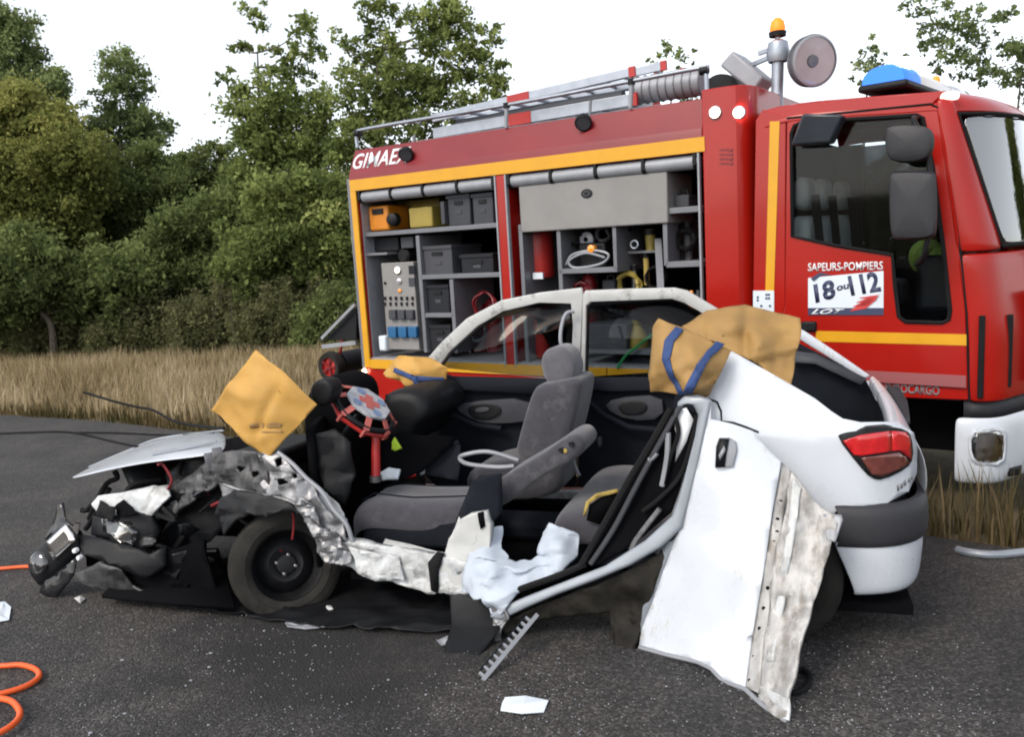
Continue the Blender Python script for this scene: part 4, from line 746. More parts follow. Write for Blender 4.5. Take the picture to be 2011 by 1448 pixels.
plate('wing_fragment', [(300, 960, .70), (330, 955, .68), (338, 975, .70), (318, 990, .74), (300, 1015, .76), (288, 1012, .77), (294, 985, .74)], 'c', 'white_dirty', car, th=.012, grid=9, crumple=.025, cs=11)
plate('suspension_turret', [(332, 930, .45), (360, 905, .42), (400, 905, .42), (395, 940, .46), (375, 958, .5), (340, 965, .52)], 'c', 'torn_dark', car, th=.03, grid=12, crumple=.03, cs=9)
for a in ((425, 880, 432, 915), (410, 890, 416, 925)): MB().bar(C(a[0], a[1], .66), C(a[2], a[3], .68), .05, .02).build('hinge_arm', 'torn_metal', **KP)
plate('inner_wing', [(340, 1005, .60), (420, 955, .62), (470, 960, .66), (560, 980, .70), (580, 1000, .70), (560, 1010, .68), (470, 1000, .62), (420, 1060, .58), (350, 1100, .56), (310, 1080, .58)], 'c', 'black_plastic', car, th=.02, grid=18, crumple=.03, cs=6)
plate('wheel_arch_liner', [(430, 945, .72), (455, 935, .73), (490, 965, .74), (478, 985, .74), (450, 992, .74), (440, 975, .74)], 'c', 'torn_metal', car, th=.02, grid=10, crumple=.02, cs=10)
MB().box(2.55, 3.25, -.5, .42, .22, .62).build('engine_block', 'dark_void', bevel=.06, **KP)
MB().box(2.62, 2.95, -.2, .40, .62, .74).build('cylinder_head', 'black_plastic', bevel=.03, **KP)
MB().loft([[Vector((3.38+.12*math.sin(y*4)+.05*math.sin(z*11), y, z)) for y in (-.62, -.3, 0, .3, .6)] for z in (.15, .35, .55, .70)]).build('radiator', 'black_plastic', solid=.05, **KP)
for k in range(9):
    p = Vector((2.7+.09*k, .42+.12*math.sin(k*2.1), .55+.14*math.sin(k*1.3))); q = p+Vector((.22*math.cos(k*1.7), .12, -.18+.1*math.cos(k)))
    MB().tube(smooth_path([p, (p+q)/2+Vector((0, .07, .08*math.sin(k))), q], 5), .012+.006*(k % 3), 8).build('engine_hose', 'rubber', **KP)
hd = plate('headlamp_housing', [(188, 1015, .76), (225, 1018, .78), (262, 1005, .76), (300, 1015, .74), (312, 1045, .74), (300, 1075, .77), (262, 1082, .80), (225, 1060, .81), (185, 1050, .80)], 'c', 'black_plastic', car, th=.05, grid=14, crumple=.02, cs=8)
plate('lamp_glass', [(200, 1020, .80), (235, 1022, .82), (270, 1045, .82), (262, 1078, .83), (228, 1058, .84), (205, 1045, .83)], 'c', 'lens_clear_thin', hd, th=.005, grid=14, crumple=.01)
plate('bumper_beam', [(155, 1052, .82), (215, 1060, .84), (300, 1090, .84), (330, 1075, .8), (330, 1110, .82), (290, 1135, .86), (235, 1110, .88), (170, 1090, .88)], 'c', 'black_plastic', car, th=.06, grid=18, crumple=.02, cs=6)
plate('bumper_skin', [(150, 1125, .9), (200, 1105, .9), (240, 1120, .9), (262, 1150, .88), (330, 1178, .84), (225, 1176, .87), (190, 1158, .88), (160, 1145, .9)], 'c', 'torn_dark', car, th=.015, grid=16, crumple=.03, cs=7)
plate('bumper_skin', [(250, 1100, .85), (330, 1085, .80), (400, 1060, .75), (430, 1180, .78), (330, 1182, .82), (250, 1150, .86)], 'c', 'dark_void', car, th=.02, grid=18, crumple=.03, cs=6)
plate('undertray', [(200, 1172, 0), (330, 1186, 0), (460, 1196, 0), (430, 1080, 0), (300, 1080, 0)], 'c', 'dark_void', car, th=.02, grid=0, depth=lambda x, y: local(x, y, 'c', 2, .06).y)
# dangling headlamp unit and its broken bracket
hp, hq = C(70, 1125, .86), C(150, 1050, .84); hm = (hp+hq)/2; ha = (hq-hp).normalized(); hv = Vector((-.05, .95, .25)).normalized(); hw = ha.cross(hv).normalized()
rows = []
for t, w, d in ((-.62, .02, .02), (-.56, .085, .05), (-.3, .105, .08), (0, .105, .09), (.3, .10, .085), (.52, .075, .06), (.6, .02, .02)):
    rows.append([hm+ha*(t*.36)+hw*(w*math.cos(a))+hv*(d*math.sin(a)*(.6 if math.sin(a) > 0 else 1)) for a in [2*math.pi*i/16 for i in range(16)]])
dl = MB().loft(rows, cu=True).build('hanging_headlamp', 'black_plastic', **KP)
MB().lathe([(.062, .052), (.055, .03), (.03, .012), (0, .008)], hm-ha*.09, hv, 24).build('reflector', 'chrome', parent=dl)
MB().lathe([(.066, .057), (.060, .066), (.04, .074), (0, .078)], hm-ha*.09, hv, 24).build('lamp_glass', 'lens_clear_thin', parent=dl)
MB().loft([[hm+ha*(.02+.20*k/5)+hw*(.055*(j-2)/2)+hv*(.062+.006*math.cos(j)) for j in range(5)] for k in range(6)]).build('reflector', 'chrome', parent=dl, solid=.006)
MB().bar(C(152, 1028, .86), C(146, 1058, .87), .02, .03).build('trim_strip', 'chrome', parent=dl)
for px, py in ((148, 1082), (156, 1096)): MB().lathe([(0, -.02), (.013, -.015), (.015, 0), (.012, .012), (0, .014)], C(px, py, .93), (0, 1, 0), 12).build('bulb_socket', 'print_white', parent=dl)
plate('broken_bracket', [(105, 1035, .82), (118, 990, .80), (126, 988, .80), (132, 1020, .82), (150, 1040, .84), (120, 1050, .85), (90, 1060, .85)], 'c', 'black_gloss', car, th=.01, grid=14, crumple=.02)
plate('broken_bracket', [(85, 1145, .88), (130, 1110, .88), (150, 1095, .88), (146, 1130, .9), (110, 1180, .9), (80, 1165, .9)], 'c', 'black_gloss', car, th=.008, grid=14, crumple=.02)
for pts in ([(175, 1020), (190, 985), (210, 950), (230, 940), (225, 925)], [(168, 1040), (195, 1000), (215, 960)], [(182, 990), (170, 1003), (160, 1002)]): MB().tube(smooth_path([C(x, y, .55) for x, y in pts], 4), .016, 7).build('wiring_loom', 'rubber', **KP)
MB().tube(smooth_path([C(165, 771, -.55), C(225, 789, -.45), (C(270, 800, -.4)), C(300, 806, -.35), C(345, 829, -.2), C(400, 838, 0), C(440, 842, .2)], 6), .009, 7).build('loose_weatherstrip', 'rubber', **KP)
MB().tube(smooth_path([C(0, 852, -.35), C(60, 850, -.3), C(140, 850, -.2), C(240, 872, -.05), C(330, 888, .1)], 6), .008, 7).build('loose_weatherstrip', 'rubber', **KP)
MB().tube(smooth_path([C(140, 850, -.2), C(230, 851, -.2), C(330, 855, -.15), C(420, 852, -.05)], 6), .007, 7).build('loose_weatherstrip', 'rubber', **KP)
# --- wheels
def wheel(c, ax, flat=False):
    c = Vector(c); ax = Vector(ax).normalized(); mb = MB()
    mb.lathe([(.185, -0.1003), (.20, -0.1086), (.255, -0.1121), (.280, -0.0944), (.287, -0.059), (.282, -0.0531), (.287, -0.0472), (.287, -0.0047), (.282, 0.0), (.287, 0.0047), (.287, 0.0472), (.282, 0.0531), (.287, 0.059), (.280, 0.0944), (.255, 0.1121), (.225, 0.1145), (.222, 0.118), (.20, 0.1109), (.185, 0.1003)], c, ax, 56)
    for v in mb.v:
        if v.z < .012:
            d = .012-v.z; v.z = .012-.03*d; s = (v-c).dot(ax); v += ax*(.5*d*(1 if s > 0 else -1))
    t = mb.build('wheel', 'tyre', **KP)
    MB().lathe([(.186, .082), (.19, .075), (.17, .05), (.155, .0), (.15, -.02), (.12, .015), (.09, .03), (.06, .02), (.05, .045), (.03, .05), (0, .05)], c, ax, 40).build('rim', 'rim', parent=t)
    x = ax.orthogonal().normalized(); y = ax.cross(x)
    for i in range(4):
        a = math.pi*i/2+.4; MB().lathe([(.011, 0), (.011, .02), (.006, .024), (0, .024)], c+(x*math.cos(a)+y*math.sin(a))*.05+ax*.028, ax, 8).build('wheel_bolt', 'steel', parent=t)
    return t
fw = wheel(C(560, 1108, .72), (-.66, .73, .20)); wheel((2.5, -.66, .285), (0, -1, 0)); wheel((-.10, .66, .285), (0, 1, 0)); wheel((-.02, -.70, .285), (0, -1, 0))
MB().lathe([(0, -.12), (.05, -.12), (.06, -.06), (.09, -.02), (.09, .0)], C(560, 1108, .64), (-.66, .73, .20), 20).build('hub_carrier', 'dark_void', **KP)
# --- the torn rear door, upended against the quarter
DY = [(1395, 786, .90), (1530, 905, .915), (1650, 1015, .98), (1545, 1420, 1.43), (1255, 1270, .93), (1340, 1035, .92), (1400, 1330, 1.12), (1600, 1180, 1.15), (1470, 1100, 1.06), (1440, 950, .965)]
dfn = tps(DY); dn = lambda o: (lambda x, y: dfn(x, y)+o)
td = plate('torn_door', [(1396, 786, 0), (1396, 824, 0), (1440, 833, 0), (1478, 846, 0), (1505, 880, 0), (1534, 908, 0), (1518, 1000, 0), (1500, 1120, 0), (1478, 1250, 0), (1464, 1352, 0), (1420, 1338, 0), (1395, 1312, 0), (1370, 1300, 0), (1310, 1287, 0), (1256, 1273, 0), (1262, 1235, 0), (1300, 1125, 0), (1338, 1035, 0), (1348, 1000, 0), (1374, 900, 0)], 'c', 'white_paint', car, th=.012, grid=16, depth=dn(0), crumple=.010, cs=3.2, ang=70)
ds_ = plate('rub_strip', [(1534, 908, 0), (1553, 925, 0), (1533, 1050, 0), (1512, 1200, 0), (1492, 1365, 0), (1464, 1352, 0), (1478, 1250, 0), (1500, 1120, 0), (1518, 1000, 0)], 'c', 'scraped', td, th=.012, grid=14, depth=dn(-.012), crumple=.006, cs=5)
for px, py in ((1533, 985), (1527, 1020), (1520, 1065), (1508, 1155), (1492, 1235), (1481, 1290), (1473, 1337), (1526, 1045), (1500, 1195)): MB().lathe([(.008, 0), (.008, .006), (0, .006)], C(px, py, dfn(px, py)-.012), (0, 1, 0), 10).build('clip_hole', 'dark_void', parent=ds_)
lp = plate('scraped_panel', [(1553, 925, 0), (1566, 935, 0), (1600, 985, 0), (1650, 1017, 0), (1648, 1040, 0), (1620, 1120, 0), (1582, 1250, 0), (1560, 1330, 0), (1552, 1380, 0), (1548, 1418, 0), (1520, 1408, 0), (1492, 1365, 0), (1512, 1200, 0), (1533, 1050, 0)], 'c', 'scraped', td, th=.012, grid=8, depth=dn(-.004), crumple=.016, crease=.012, cs=8, ang=35)
plate('scraped_panel', [(1556, 940, 0), (1572, 960, 0), (1556, 1080, 0), (1535, 1220, 0), (1520, 1300, 0), (1505, 1300, 0), (1525, 1180, 0), (1543, 1060, 0)], 'c', 'white_dirty', td, th=.01, grid=10, depth=dn(.012), crumple=.02, cs=7)
plate('scraped_panel', [(1495, 1345, 0), (1548, 1375, 0), (1549, 1419, 0), (1520, 1410, 0), (1490, 1380, 0)], 'c', 'white_dirty', td, th=.01, grid=10, depth=dn(.01), crumple=.02, cs=9)
plate('corner_cap', [(1616, 1010, 0), (1652, 1012, 0), (1655, 1022, 0), (1640, 1065, 0), (1622, 1060, 0)], 'c', 'alu_pale', td, th=.01, grid=10, depth=dn(.012), crumple=.01, cs=9)
MB().tube([C(x, y, dfn(x, y)+.004) for x, y in ((1256, 1272), (1310, 1287), (1370, 1301), (1397, 1314), (1420, 1339), (1464, 1355), (1510, 1398), (1546, 1419))], .010, 8).build('folded_edge', 'alu_pale', parent=td)
h = plate('door_handle', [(1406, 878, 0), (1412, 860, 0), (1432, 860, 0), (1446, 868, 0), (1448, 885, 0), (1440, 918, 0), (1404, 920, 0)], 'c', 'alu_pale', td, th=.02, grid=0, depth=dn(.014), bevel=.006)
plate('handle_recess', [(1407, 878, 0), (1413, 861, 0), (1432, 862, 0), (1427, 890, 0), (1423, 918, 0), (1405, 918, 0)], 'c', 'black_plastic', h, th=.006, grid=0, depth=dn(.028)); plate('handle_flap', [(1411, 895, 0), (1422, 875, 0), (1425, 885, 0), (1414, 905, 0)], 'c', 'alu_pale', h, th=.006, grid=0, depth=dn(.034))
# its window frame, channels and glass
plate('window_frame', [(1330, 792, .88), (1345, 778, .88), (1372, 776, .89), (1398, 786, .905), (1376, 900, .92), (1350, 1000, .925), (1340, 1036, .93), (1300, 1074, .94), (1240, 1110, .94), (1170, 1140, .94), (1095, 1168, .94), (1040, 1192, .95), (985, 1218, .96), (962, 1212, .96), (975, 1198, .95), (1040, 1170, .93), (1100, 1147, .92), (1190, 1112, .92), (1268, 1062, .92), (1322, 1012, .915), (1340, 960, .91), (1366, 860, .90), (1372, 815, .90), (1362, 795, .895), (1345, 794, .89), (1336, 806, .88)], 'c', 'grey_paint', td, th=.035, grid=0, bevel=.01)
plate('door_inner', [(1334, 800, .85), (1366, 812, .87), (1362, 860, .88), (1340, 955, .88), (1318, 1010, .88), (1262, 1058, .88), (1180, 1108, .88), (1140, 1112, .86), (1165, 1070, .85), (1240, 945, .84), (1312, 808, .84)], 'c', 'dark_void', td, th=.03, grid=20, crumple=.02)
plate('window_glass_glare', [(1328, 806, .885), (1348, 801, .89), (1362, 825, .89), (1348, 868, .89), (1326, 908, .89), (1330, 865, .89), (1322, 818, .885)], 'c', 'print_white', td, th=.005, grid=0)  # pale reflection on the glass painted in as opaque white
for pts, r_, mt_ in (([(1318, 803), (1280, 870), (1235, 945), (1190, 1025), (1142, 1110)], .016, 'rubber'), ([(1335, 800), (1318, 830), (1255, 945), (1205, 1040), (1160, 1108)], .012, 'plastic_grey'), ([(1368, 815), (1362, 855), (1338, 930), (1300, 975), (1262, 1005)], .010, 'rubber'), ([(1312, 850), (1310, 900), (1300, 955)], .012, 'alu_pale'), ([(1275, 905), (1290, 890)], .012, 'alu_pale'), ([(1322, 810), (1332, 850), (1316, 900), (1302, 950)], .010, 'rubber'), ([(1296, 1000), (1250, 1060), (1240, 1085)], .012, 'torn_metal')):
    MB().tube(smooth_path([C(x, y, .905) for x, y in pts], 5), r_, 7).build('window_channel', mt_, parent=td)
plate('door_edge', [(1372, 905, .905), (1348, 1005, .91), (1338, 1040, .915), (1300, 1125, .92), (1262, 1240, .92), (1250, 1250, .90), (1270, 1140, .89), (1318, 1020, .88), (1345, 930, .88)], 'c', 'grey_paint', td, th=.012, grid=0)
plate('torn_pillar', [(985, 1225, .93), (1060, 1192, .90), (1200, 1138, .88), (1300, 1085, .88), (1335, 1045, .90), (1300, 1120, .90), (1262, 1235, .91), (1250, 1275, .92), (1212, 1282, .90), (1200, 1200, .88), (1130, 1208, .88), (1065, 1218, .90), (1000, 1245, .93)], 'c', 'torn_brown', car, th=.02, grid=10, crumple=.02, crease=.015, cs=6, ang=35)
plate('torn_trim', [(1205, 1190, .84), (1260, 1120, .82), (1290, 1150, .86), (1255, 1275, .90), (1212, 1284, .88)], 'c', 'dark_void', car, th=.03, grid=18, crumple=.02)
MB().tube(smooth_path([C(975, 1175, .93), C(1030, 1155, .92), C(1100, 1130, .91), C(1150, 1108, .90)], 5), .016, 7).build('door_seal', 'rubber', **KP)
for pts in ([(965, 1185), (985, 1180), (1000, 1215), (985, 1235), (968, 1225)], [(968, 1225), (995, 1222), (985, 1260), (970, 1265)]): plate('torn_flange', [(x, y, .97) for x, y in pts], 'c', 'torn_metal', car, th=.01, grid=8, crumple=.03, cs=12)
# perforated runner hanging from the sill to the ground
r0, r1 = C(1055, 1208, 1.0), C(948, 1337, 1.355); dv = (r1-r0).normalized(); wv = Vector((.8, .15, .35)); wv = (wv-dv*wv.dot(dv)).normalized()
run = MB().bar(r0, r1, .018, .012, up=Vector((0, 1, 0))).build('perforated_runner', 'alu_pale', **KP)
for i in range(11): p = r0.lerp(r1, .12+.84*i/10); MB().bar(p, p+wv*.032, .012, .010, up=dv).build('runner_tooth', 'alu_pale', parent=run)
MB().bar(r0.lerp(r1, .1)+wv*.034, r0.lerp(r1, .97)+wv*.034, .008, .010, up=Vector((0, 1, 0))).build('runner_edge', 'dark_trim', parent=run)

# tangle of torn black fragments in the crushed nose
fr_r = random.Random(5)
for i in range(30):
    px, py = fr_r.uniform(185, 440), 0; py = fr_r.uniform(960+.18*(440-px), 1165); yy = fr_r.uniform(.62, .84); n = fr_r.choice((4, 5, 6)); r_ = fr_r.uniform(12, 38); a0 = fr_r.random()*6
    pts = [(px+r_*fr_r.uniform(.5, 1.2)*math.cos(a0+2*math.pi*k/n), py+r_*fr_r.uniform(.35, .8)*math.sin(a0+2*math.pi*k/n), yy+fr_r.uniform(-.05, .05)) for k in range(n)]
    pts = [p for p in pts if p[1] < 1185]
    if len(pts) < 3: continue
    plate('torn_fragment', pts, 'c', fr_r.choice(('black_plastic', 'dark_void', 'torn_dark', 'rubber', 'black_gloss', 'dark_void')), car, th=.008, grid=9, crumple=.02, crease=.02, cs=9, ang=30)
for i in range(12):
    px, py, yy = fr_r.uniform(190, 560), fr_r.uniform(960, 1120), fr_r.uniform(.60, .80); q = [C(px, py, yy)]
    for k in range(3): px += fr_r.uniform(-45, 45); py += fr_r.uniform(-30, 30); q.append(C(px, min(py, 1170), yy+fr_r.uniform(-.04, .06)))
    MB().tube(smooth_path(q, 5), fr_r.uniform(.004, .012), 6).build('torn_wire', fr_r.choice(('rubber', 'rubber', 'steel', 'torn_metal', 'red_dull')), car)
plate('wheel_arch_liner', [(428, 1010, .80), (440, 975, .80), (470, 962, .80), (520, 970, .81), (570, 984, .82), (596, 1008, .82), (560, 1004, .84), (530, 1018, .85), (500, 1010, .85), (470, 1024, .85), (446, 1050, .84)], 'c', 'black_plastic', car, th=.010, grid=9, crumple=.008, crease=.016, cs=9, ang=20)
# ================================================================ loose things on and around the wreck
def fold(o, seed, n=8, amp=.022, wide=1., long=1.):
    rr = random.Random(seed); vs_ = [v.co for v in o.data.vertices]; xs = [v.x for v in vs_]; zs = [v.z for v in vs_]
    if not hasattr(fold, 'lines'): fold.lines = {}
    if seed not in fold.lines: fold.lines[seed] = [(rr.uniform(min(xs), max(xs)), rr.uniform(min(zs), max(zs)), rr.uniform(0, math.pi), rr.uniform(.025, .06)*wide, rr.choice((-1, 1, 1))*rr.uniform(.6, 1.2)*amp, rr.uniform(.10, .25)*long) for _ in range(n)]
    for v in vs_:
        for x0, z0, a, w, k, ln in fold.lines[seed]:
            d = (v.x-x0)*math.cos(a)+(v.z-z0)*math.sin(a); t = abs(-(v.x-x0)*math.sin(a)+(v.z-z0)*math.cos(a)); v.y += k*max(0, 1-abs(d)/w)**1.3*max(0, 1-t/ln)
def cloth(name, pts, ctrl, mt, label, back=.05, crumple=.016, cs=4.5, th=.006, fk={}):
    o = plate(name, pts, 'c', mt, None, th=th, ctrl=ctrl, grid=7, crumple=crumple*.4, crease=crumple*1.25, cs=cs*.75, ang=28); fold(o, label, **fk); return tag(o, label, 'protective cloth', 'edge protection cloths')
c1 = cloth('edge_cover', [(511, 690, .70), (560, 730, .74), (630, 795, .70), (580, 850, .73), (528, 906, .74), (475, 855, .73), (422, 805, .68), (462, 748, .72)], [(525, 800, .78), (480, 770, .75), (570, 820, .75)], 'tarp_bright', 'stiff yellow cloth hung like a diamond over the cut front pillar')
plate('back_fold', [(505, 715, .62), (610, 800, .62), (560, 850, .62), (528, 880, .62), (440, 830, .6), (425, 808, .62)], 'c', 'dark_trim', c1, th=.01, grid=20)
def print_marks(cl, quads, pts, ctrl, kw, off=.006):
    f = tps(list(pts)+list(ctrl))
    for q in quads: fold(plate('faded_print', [(x, y, 0) for x, y in q], 'c', 'tarp_print', cl, th=.002, grid=5, depth=lambda x, y: f(x, y)+off, **kw), cl['label'])
P1 = [(511, 690, .70), (560, 730, .74), (630, 795, .70), (580, 850, .73), (528, 906, .74), (475, 855, .73), (422, 805, .68), (462, 748, .72)]
print_marks(c1, [[(497, 834), (512, 832), (524, 834), (523, 842), (498, 843)], [(533, 833), (548, 830), (560, 834), (559, 841), (534, 842)], [(520, 848), (562, 847), (563, 850), (520, 851)]], P1, [(525, 800, .78), (480, 770, .75), (570, 820, .75)], dict(crumple=.0064, crease=.02, cs=3.375))
c2 = cloth('edge_cover', [(756, 735, -.56), (790, 700, -.58), (850, 702, -.58), (884, 722, -.60), (876, 752, -.58), (842, 775, -.54), (812, 768, -.52), (790, 750, -.52), (765, 745, -.54)], [(820, 735, -.48)], 'tarp_bright', 'small folded yellow cloth strapped to the far front pillar', cs=7, crumple=.02)
plate('strap', [(775, 722, -.49), (812, 738, -.455), (872, 742, -.50), (872, 751, -.50), (812, 748, -.455), (772, 731, -.49)], 'c', 'strap_blue', c2, th=.006, grid=10); plate('strap', [(808, 742, -.45), (818, 740, -.45), (832, 774, -.49), (824, 776, -.49)], 'c', 'strap_blue', c2, th=.006, grid=10)
c3 = cloth('edge_cover', [(1288, 652, .70), (1300, 631, .70), (1345, 648, .74), (1440, 690, .74), (1418, 735, .80), (1392, 785, .80), (1345, 772, .84), (1284, 774, .72), (1284, 710, .70)], [(1350, 710, .90), (1400, 735, .86), (1320, 700, .84), (1380, 690, .82)], 'tarp', 'tan cloth wrapped round the cut rear pillar with two blue straps', cs=6, crumple=.022, fk=dict(n=10, amp=.03, long=1.3))
plate('inner_fold', [(1292, 655, .64), (1345, 650, .64), (1435, 692, .64), (1388, 780, .68), (1290, 768, .64)], 'c', 'tarp', c3, th=.01, grid=20, crumple=.02)
sf = tps([(1288, 652, .70), (1300, 631, .70), (1345, 648, .74), (1440, 690, .74), (1418, 735, .80), (1392, 785, .80), (1345, 772, .84), (1284, 774, .72), (1284, 710, .70), (1350, 710, .90), (1400, 735, .86), (1320, 700, .84), (1380, 690, .82)])
plate('strap', [(1333, 645, 0), (1348, 651, 0), (1330, 675, 0), (1322, 705, 0), (1330, 740, 0), (1352, 772, 0), (1340, 773, 0), (1318, 742, 0), (1308, 705, 0), (1314, 672, 0)], 'c', 'strap_blue', c3, th=.006, grid=7, depth=lambda x, y: sf(x, y)+.016, crumple=.0088, crease=.0275, cs=4.5)
plate('strap', [(1408, 670, 0), (1424, 676, 0), (1390, 715, 0), (1366, 770, 0), (1350, 768, 0), (1372, 715, 0)], 'c', 'strap_blue', c3, th=.006, grid=7, depth=lambda x, y: sf(x, y)+.017, crumple=.0088, crease=.0275, cs=4.5)
c4 = cloth('edge_cover', [(1345, 640, .40), (1395, 614, .30), (1470, 604, .28), (1530, 618, .30), (1577, 630, .34), (1572, 690, .48), (1560, 754, .60), (1520, 738, .60), (1440, 694, .60), (1400, 672, .56)], [(1440, 640, .50), (1500, 680, .58), (1470, 650, .46), (1540, 670, .44)], 'tarp', 'loose tan cloth draped over the cut roof behind the strapped one', cs=6, crumple=.026, fk=dict(n=12, amp=.06, wide=1.3, long=1.6))
for cl_ in (c2, c3):
    for ch in cl_.children:
        if ch.name.startswith('strap'): fold(ch, cl_['label'])
# airbag restraint over the steering wheel
def oct_(r, d, n=8, ph=.39): return [sc+sn*d+(sx*math.cos(2*math.pi*i/n+ph)+sy*math.sin(2*math.pi*i/n+ph))*r for i in range(n)]
ab = MB().prism(oct_(.135, .0), tuple(sn*.018)).build('airbag_cover', 'disc_grey', None, fr='c', bevel=.004); tag(ab, 'white octagonal airbag restraint with red cross tied over the steering wheel', 'airbag cover')
for k, (r_, mt_) in enumerate(((.085, 'print_red'),)):
    for a in (0, math.pi/2): d = sx*math.cos(a+.4)+sy*math.sin(a+.4); MB().bar(sc+sn*(.020+.001*(a > 0))-d*.062, sc+sn*(.020+.001*(a > 0))+d*.062, .046, .004, up=sn).build('red_cross', 'disc_red', parent=ab)
for a in (.9, 2.5, 4.1, 5.6): p = sc+sn*.02+(sx*math.cos(a)+sy*math.sin(a))*.09; MB().lathe([(.026, 0), (.026, .002), (0, .003)], p, sn, 14).build('blue_mark', 'disc_blue', parent=ab)
for i, p in enumerate(oct_(.135, .01)):
    q = oct_(.195, -.035)[i]; MB().bar(p-sn*.004, q, .034, .006, up=sn).build('strap', 'disc_red', parent=ab); MB().bar(q, q-sn*.045, .04, .012).build('strap_hook', 'disc_red', parent=ab)
MB().tube([p-sn*.06 for p in oct_(.195, 0)], .012, 6, closed=True).build('strap_ring', 'red_plastic', parent=ab)
# rescue ram and small items in the footwell
o = MB().tube([C(738, 842, .40), C(738, 945, .44)], [.022, .026], 14).build('rescue_ram', 'red_plastic', None, fr='c'); tag(o, 'red rescue ram standing upright under the steering wheel', 'rescue ram')
MB().lathe([(.034, 0), (.034, .03), (.02, .035)], C(738, 946, .44), (0, 0, 1), 14).build('foot', 'steel', parent=o)
def small(name, pts, mt, label, cat, **k): o = plate(name, pts, 'c', mt, None, **k); tag(o, label, cat); return o
small('reflective_vest', [(768, 856, .14), (778, 862, .14), (790, 880, .16), (775, 886, .18), (766, 880, .16)], 'hi_vis', 'scrap of fluorescent yellow vest in the front footwell', 'vest', th=.012, grid=6, crumple=.01, cs=14)
small('paper_tissue', [(788, 868, .06), (805, 860, .04), (820, 866, .04), (812, 874, .06), (792, 878, .08)], 'paper', 'pale tissue lying on the torn dashboard trim', 'tissue', th=.01, grid=6, crumple=.012, cs=14)
small('red_bag', [(785, 915, .10), (815, 912, .08), (818, 936, .12), (786, 938, .14)], 'red_plastic', 'small red bag tucked beside the driver seat', 'bag', th=.06, grid=8, crumple=.01, cs=12)
small('paper_tissue', [(748, 930, .28), (765, 920, .26), (784, 924, .26), (780, 942, .3), (752, 944, .3)], 'paper', 'crumpled white tissue at the foot of the red ram', 'tissue', th=.02, grid=6, crumple=.014, cs=14)
small('plastic_wrapper', [(822, 902, .0), (845, 896, .0), (840, 930, .04), (826, 934, .04)], 'sticker_ground', 'pale torn plastic wrapper leaning in the footwell', 'wrapper', th=.012, grid=6, crumple=.014, cs=14)
# white sheet over the sill
pts = [(935, 1048, .66), (955, 1036, .64), (986, 1036, .62), (992, 1072, .66), (1008, 1088, .70), (1020, 1098, .74), (1040, 1090, .70), (1060, 1086, .66), (1066, 1045, .62), (1082, 1022, .60), (1110, 1030, .60), (1140, 1048, .64), (1136, 1090, .74), (1108, 1118, .82), (1070, 1140, .86), (1022, 1160, .88), (1005, 1180, .92), (976, 1216, .95), (962, 1190, .93), (955, 1168, .90), (905, 1166, .86), (912, 1130, .83), (922, 1092, .78)]
o = plate('rescue_sheet', pts, 'c', 'sheet_white', None, th=.005, grid=7, ctrl=[(960, 1100, .84), (1000, 1130, .88), (1090, 1070, .80), (1050, 1120, .86)], crumple=.0, ang=80)
tag(o, 'crumpled white sheet spread over the sill behind the driver seat', 'sheet')
for v in o.data.vertices:
    q = v.co; a = q.x*13+q.z*7; v.co.y += .026*math.sin(a+3*noise.noise(q*8))+.040*ridge(q*8)+.022*ridge(q*17); v.co.z += .012*noise.noise(q*16+Vector((4, 0, 0)))
# black sheeting on the road under the car
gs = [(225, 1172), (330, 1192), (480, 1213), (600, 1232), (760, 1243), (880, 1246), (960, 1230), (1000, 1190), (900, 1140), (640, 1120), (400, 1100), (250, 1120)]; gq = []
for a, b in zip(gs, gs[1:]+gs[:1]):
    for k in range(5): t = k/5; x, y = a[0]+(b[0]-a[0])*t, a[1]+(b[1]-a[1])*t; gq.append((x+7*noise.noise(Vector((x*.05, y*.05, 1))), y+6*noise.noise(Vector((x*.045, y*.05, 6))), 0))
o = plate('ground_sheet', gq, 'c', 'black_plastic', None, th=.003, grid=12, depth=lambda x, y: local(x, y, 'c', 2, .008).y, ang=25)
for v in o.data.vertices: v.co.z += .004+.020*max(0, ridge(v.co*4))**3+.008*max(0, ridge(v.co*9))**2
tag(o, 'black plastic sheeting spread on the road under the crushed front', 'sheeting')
o = plate('hanging_sheet', [(883, 1168, .83), (930, 1170, .84), (966, 1172, .86), (975, 1200, .90), (984, 1235, .98), (962, 1262, 1.05), (940, 1290, 1.14), (895, 1298, 1.18), (872, 1285, 1.15), (886, 1230, .96)], 'c', 'black_plastic', None, th=.006, grid=16, crumple=.014, cs=6); tag(o, 'black plastic flap hanging from the sill to the road', 'sheeting')
# debris on the road
def scrap(name, pts, mt, label, cat, h=.012, lift=.012, group=None, seed=1, th=.004):
    me_pts = [ground(x, y) for x, y in pts]; c = sum(me_pts, Vector())/len(me_pts); mb = MB(); n = len(me_pts); rng_ = random.Random(seed)
    ring = [p+Vector((0, 0, lift*rng_.random()+.003)) for p in me_pts]; mid = [c.lerp(p, .5)+Vector((0, 0, h*rng_.random()+.004)) for p in me_pts]
    mb.loft([ring, mid], cu=True); k = len(mb.v); mb.v.append(c+Vector((0, 0, h))); mb.f += [(n+i, n+(i+1) % n, k) for i in range(n)]
    o = mb.build(name, mt, None, fr='w', solid=th, smooth=False); tag(o, label, cat, group); return o
o = MB().loft([[ground(x, y, z) for x, y, z in r_] for r_ in ([(983, 1397, .004), (1025, 1403, .012), (1068, 1400, .004)], [(986, 1383, .006), (1028, 1384, .025), (1072, 1389, .008)], [(992, 1371, .010), (1032, 1368, .02), (1077, 1377, .016)])]).build('paper_card', 'paper', None, fr='w', solid=.003, smooth=False); tag(o, 'creased white paper card lying on the asphalt before the torn door', 'paper')
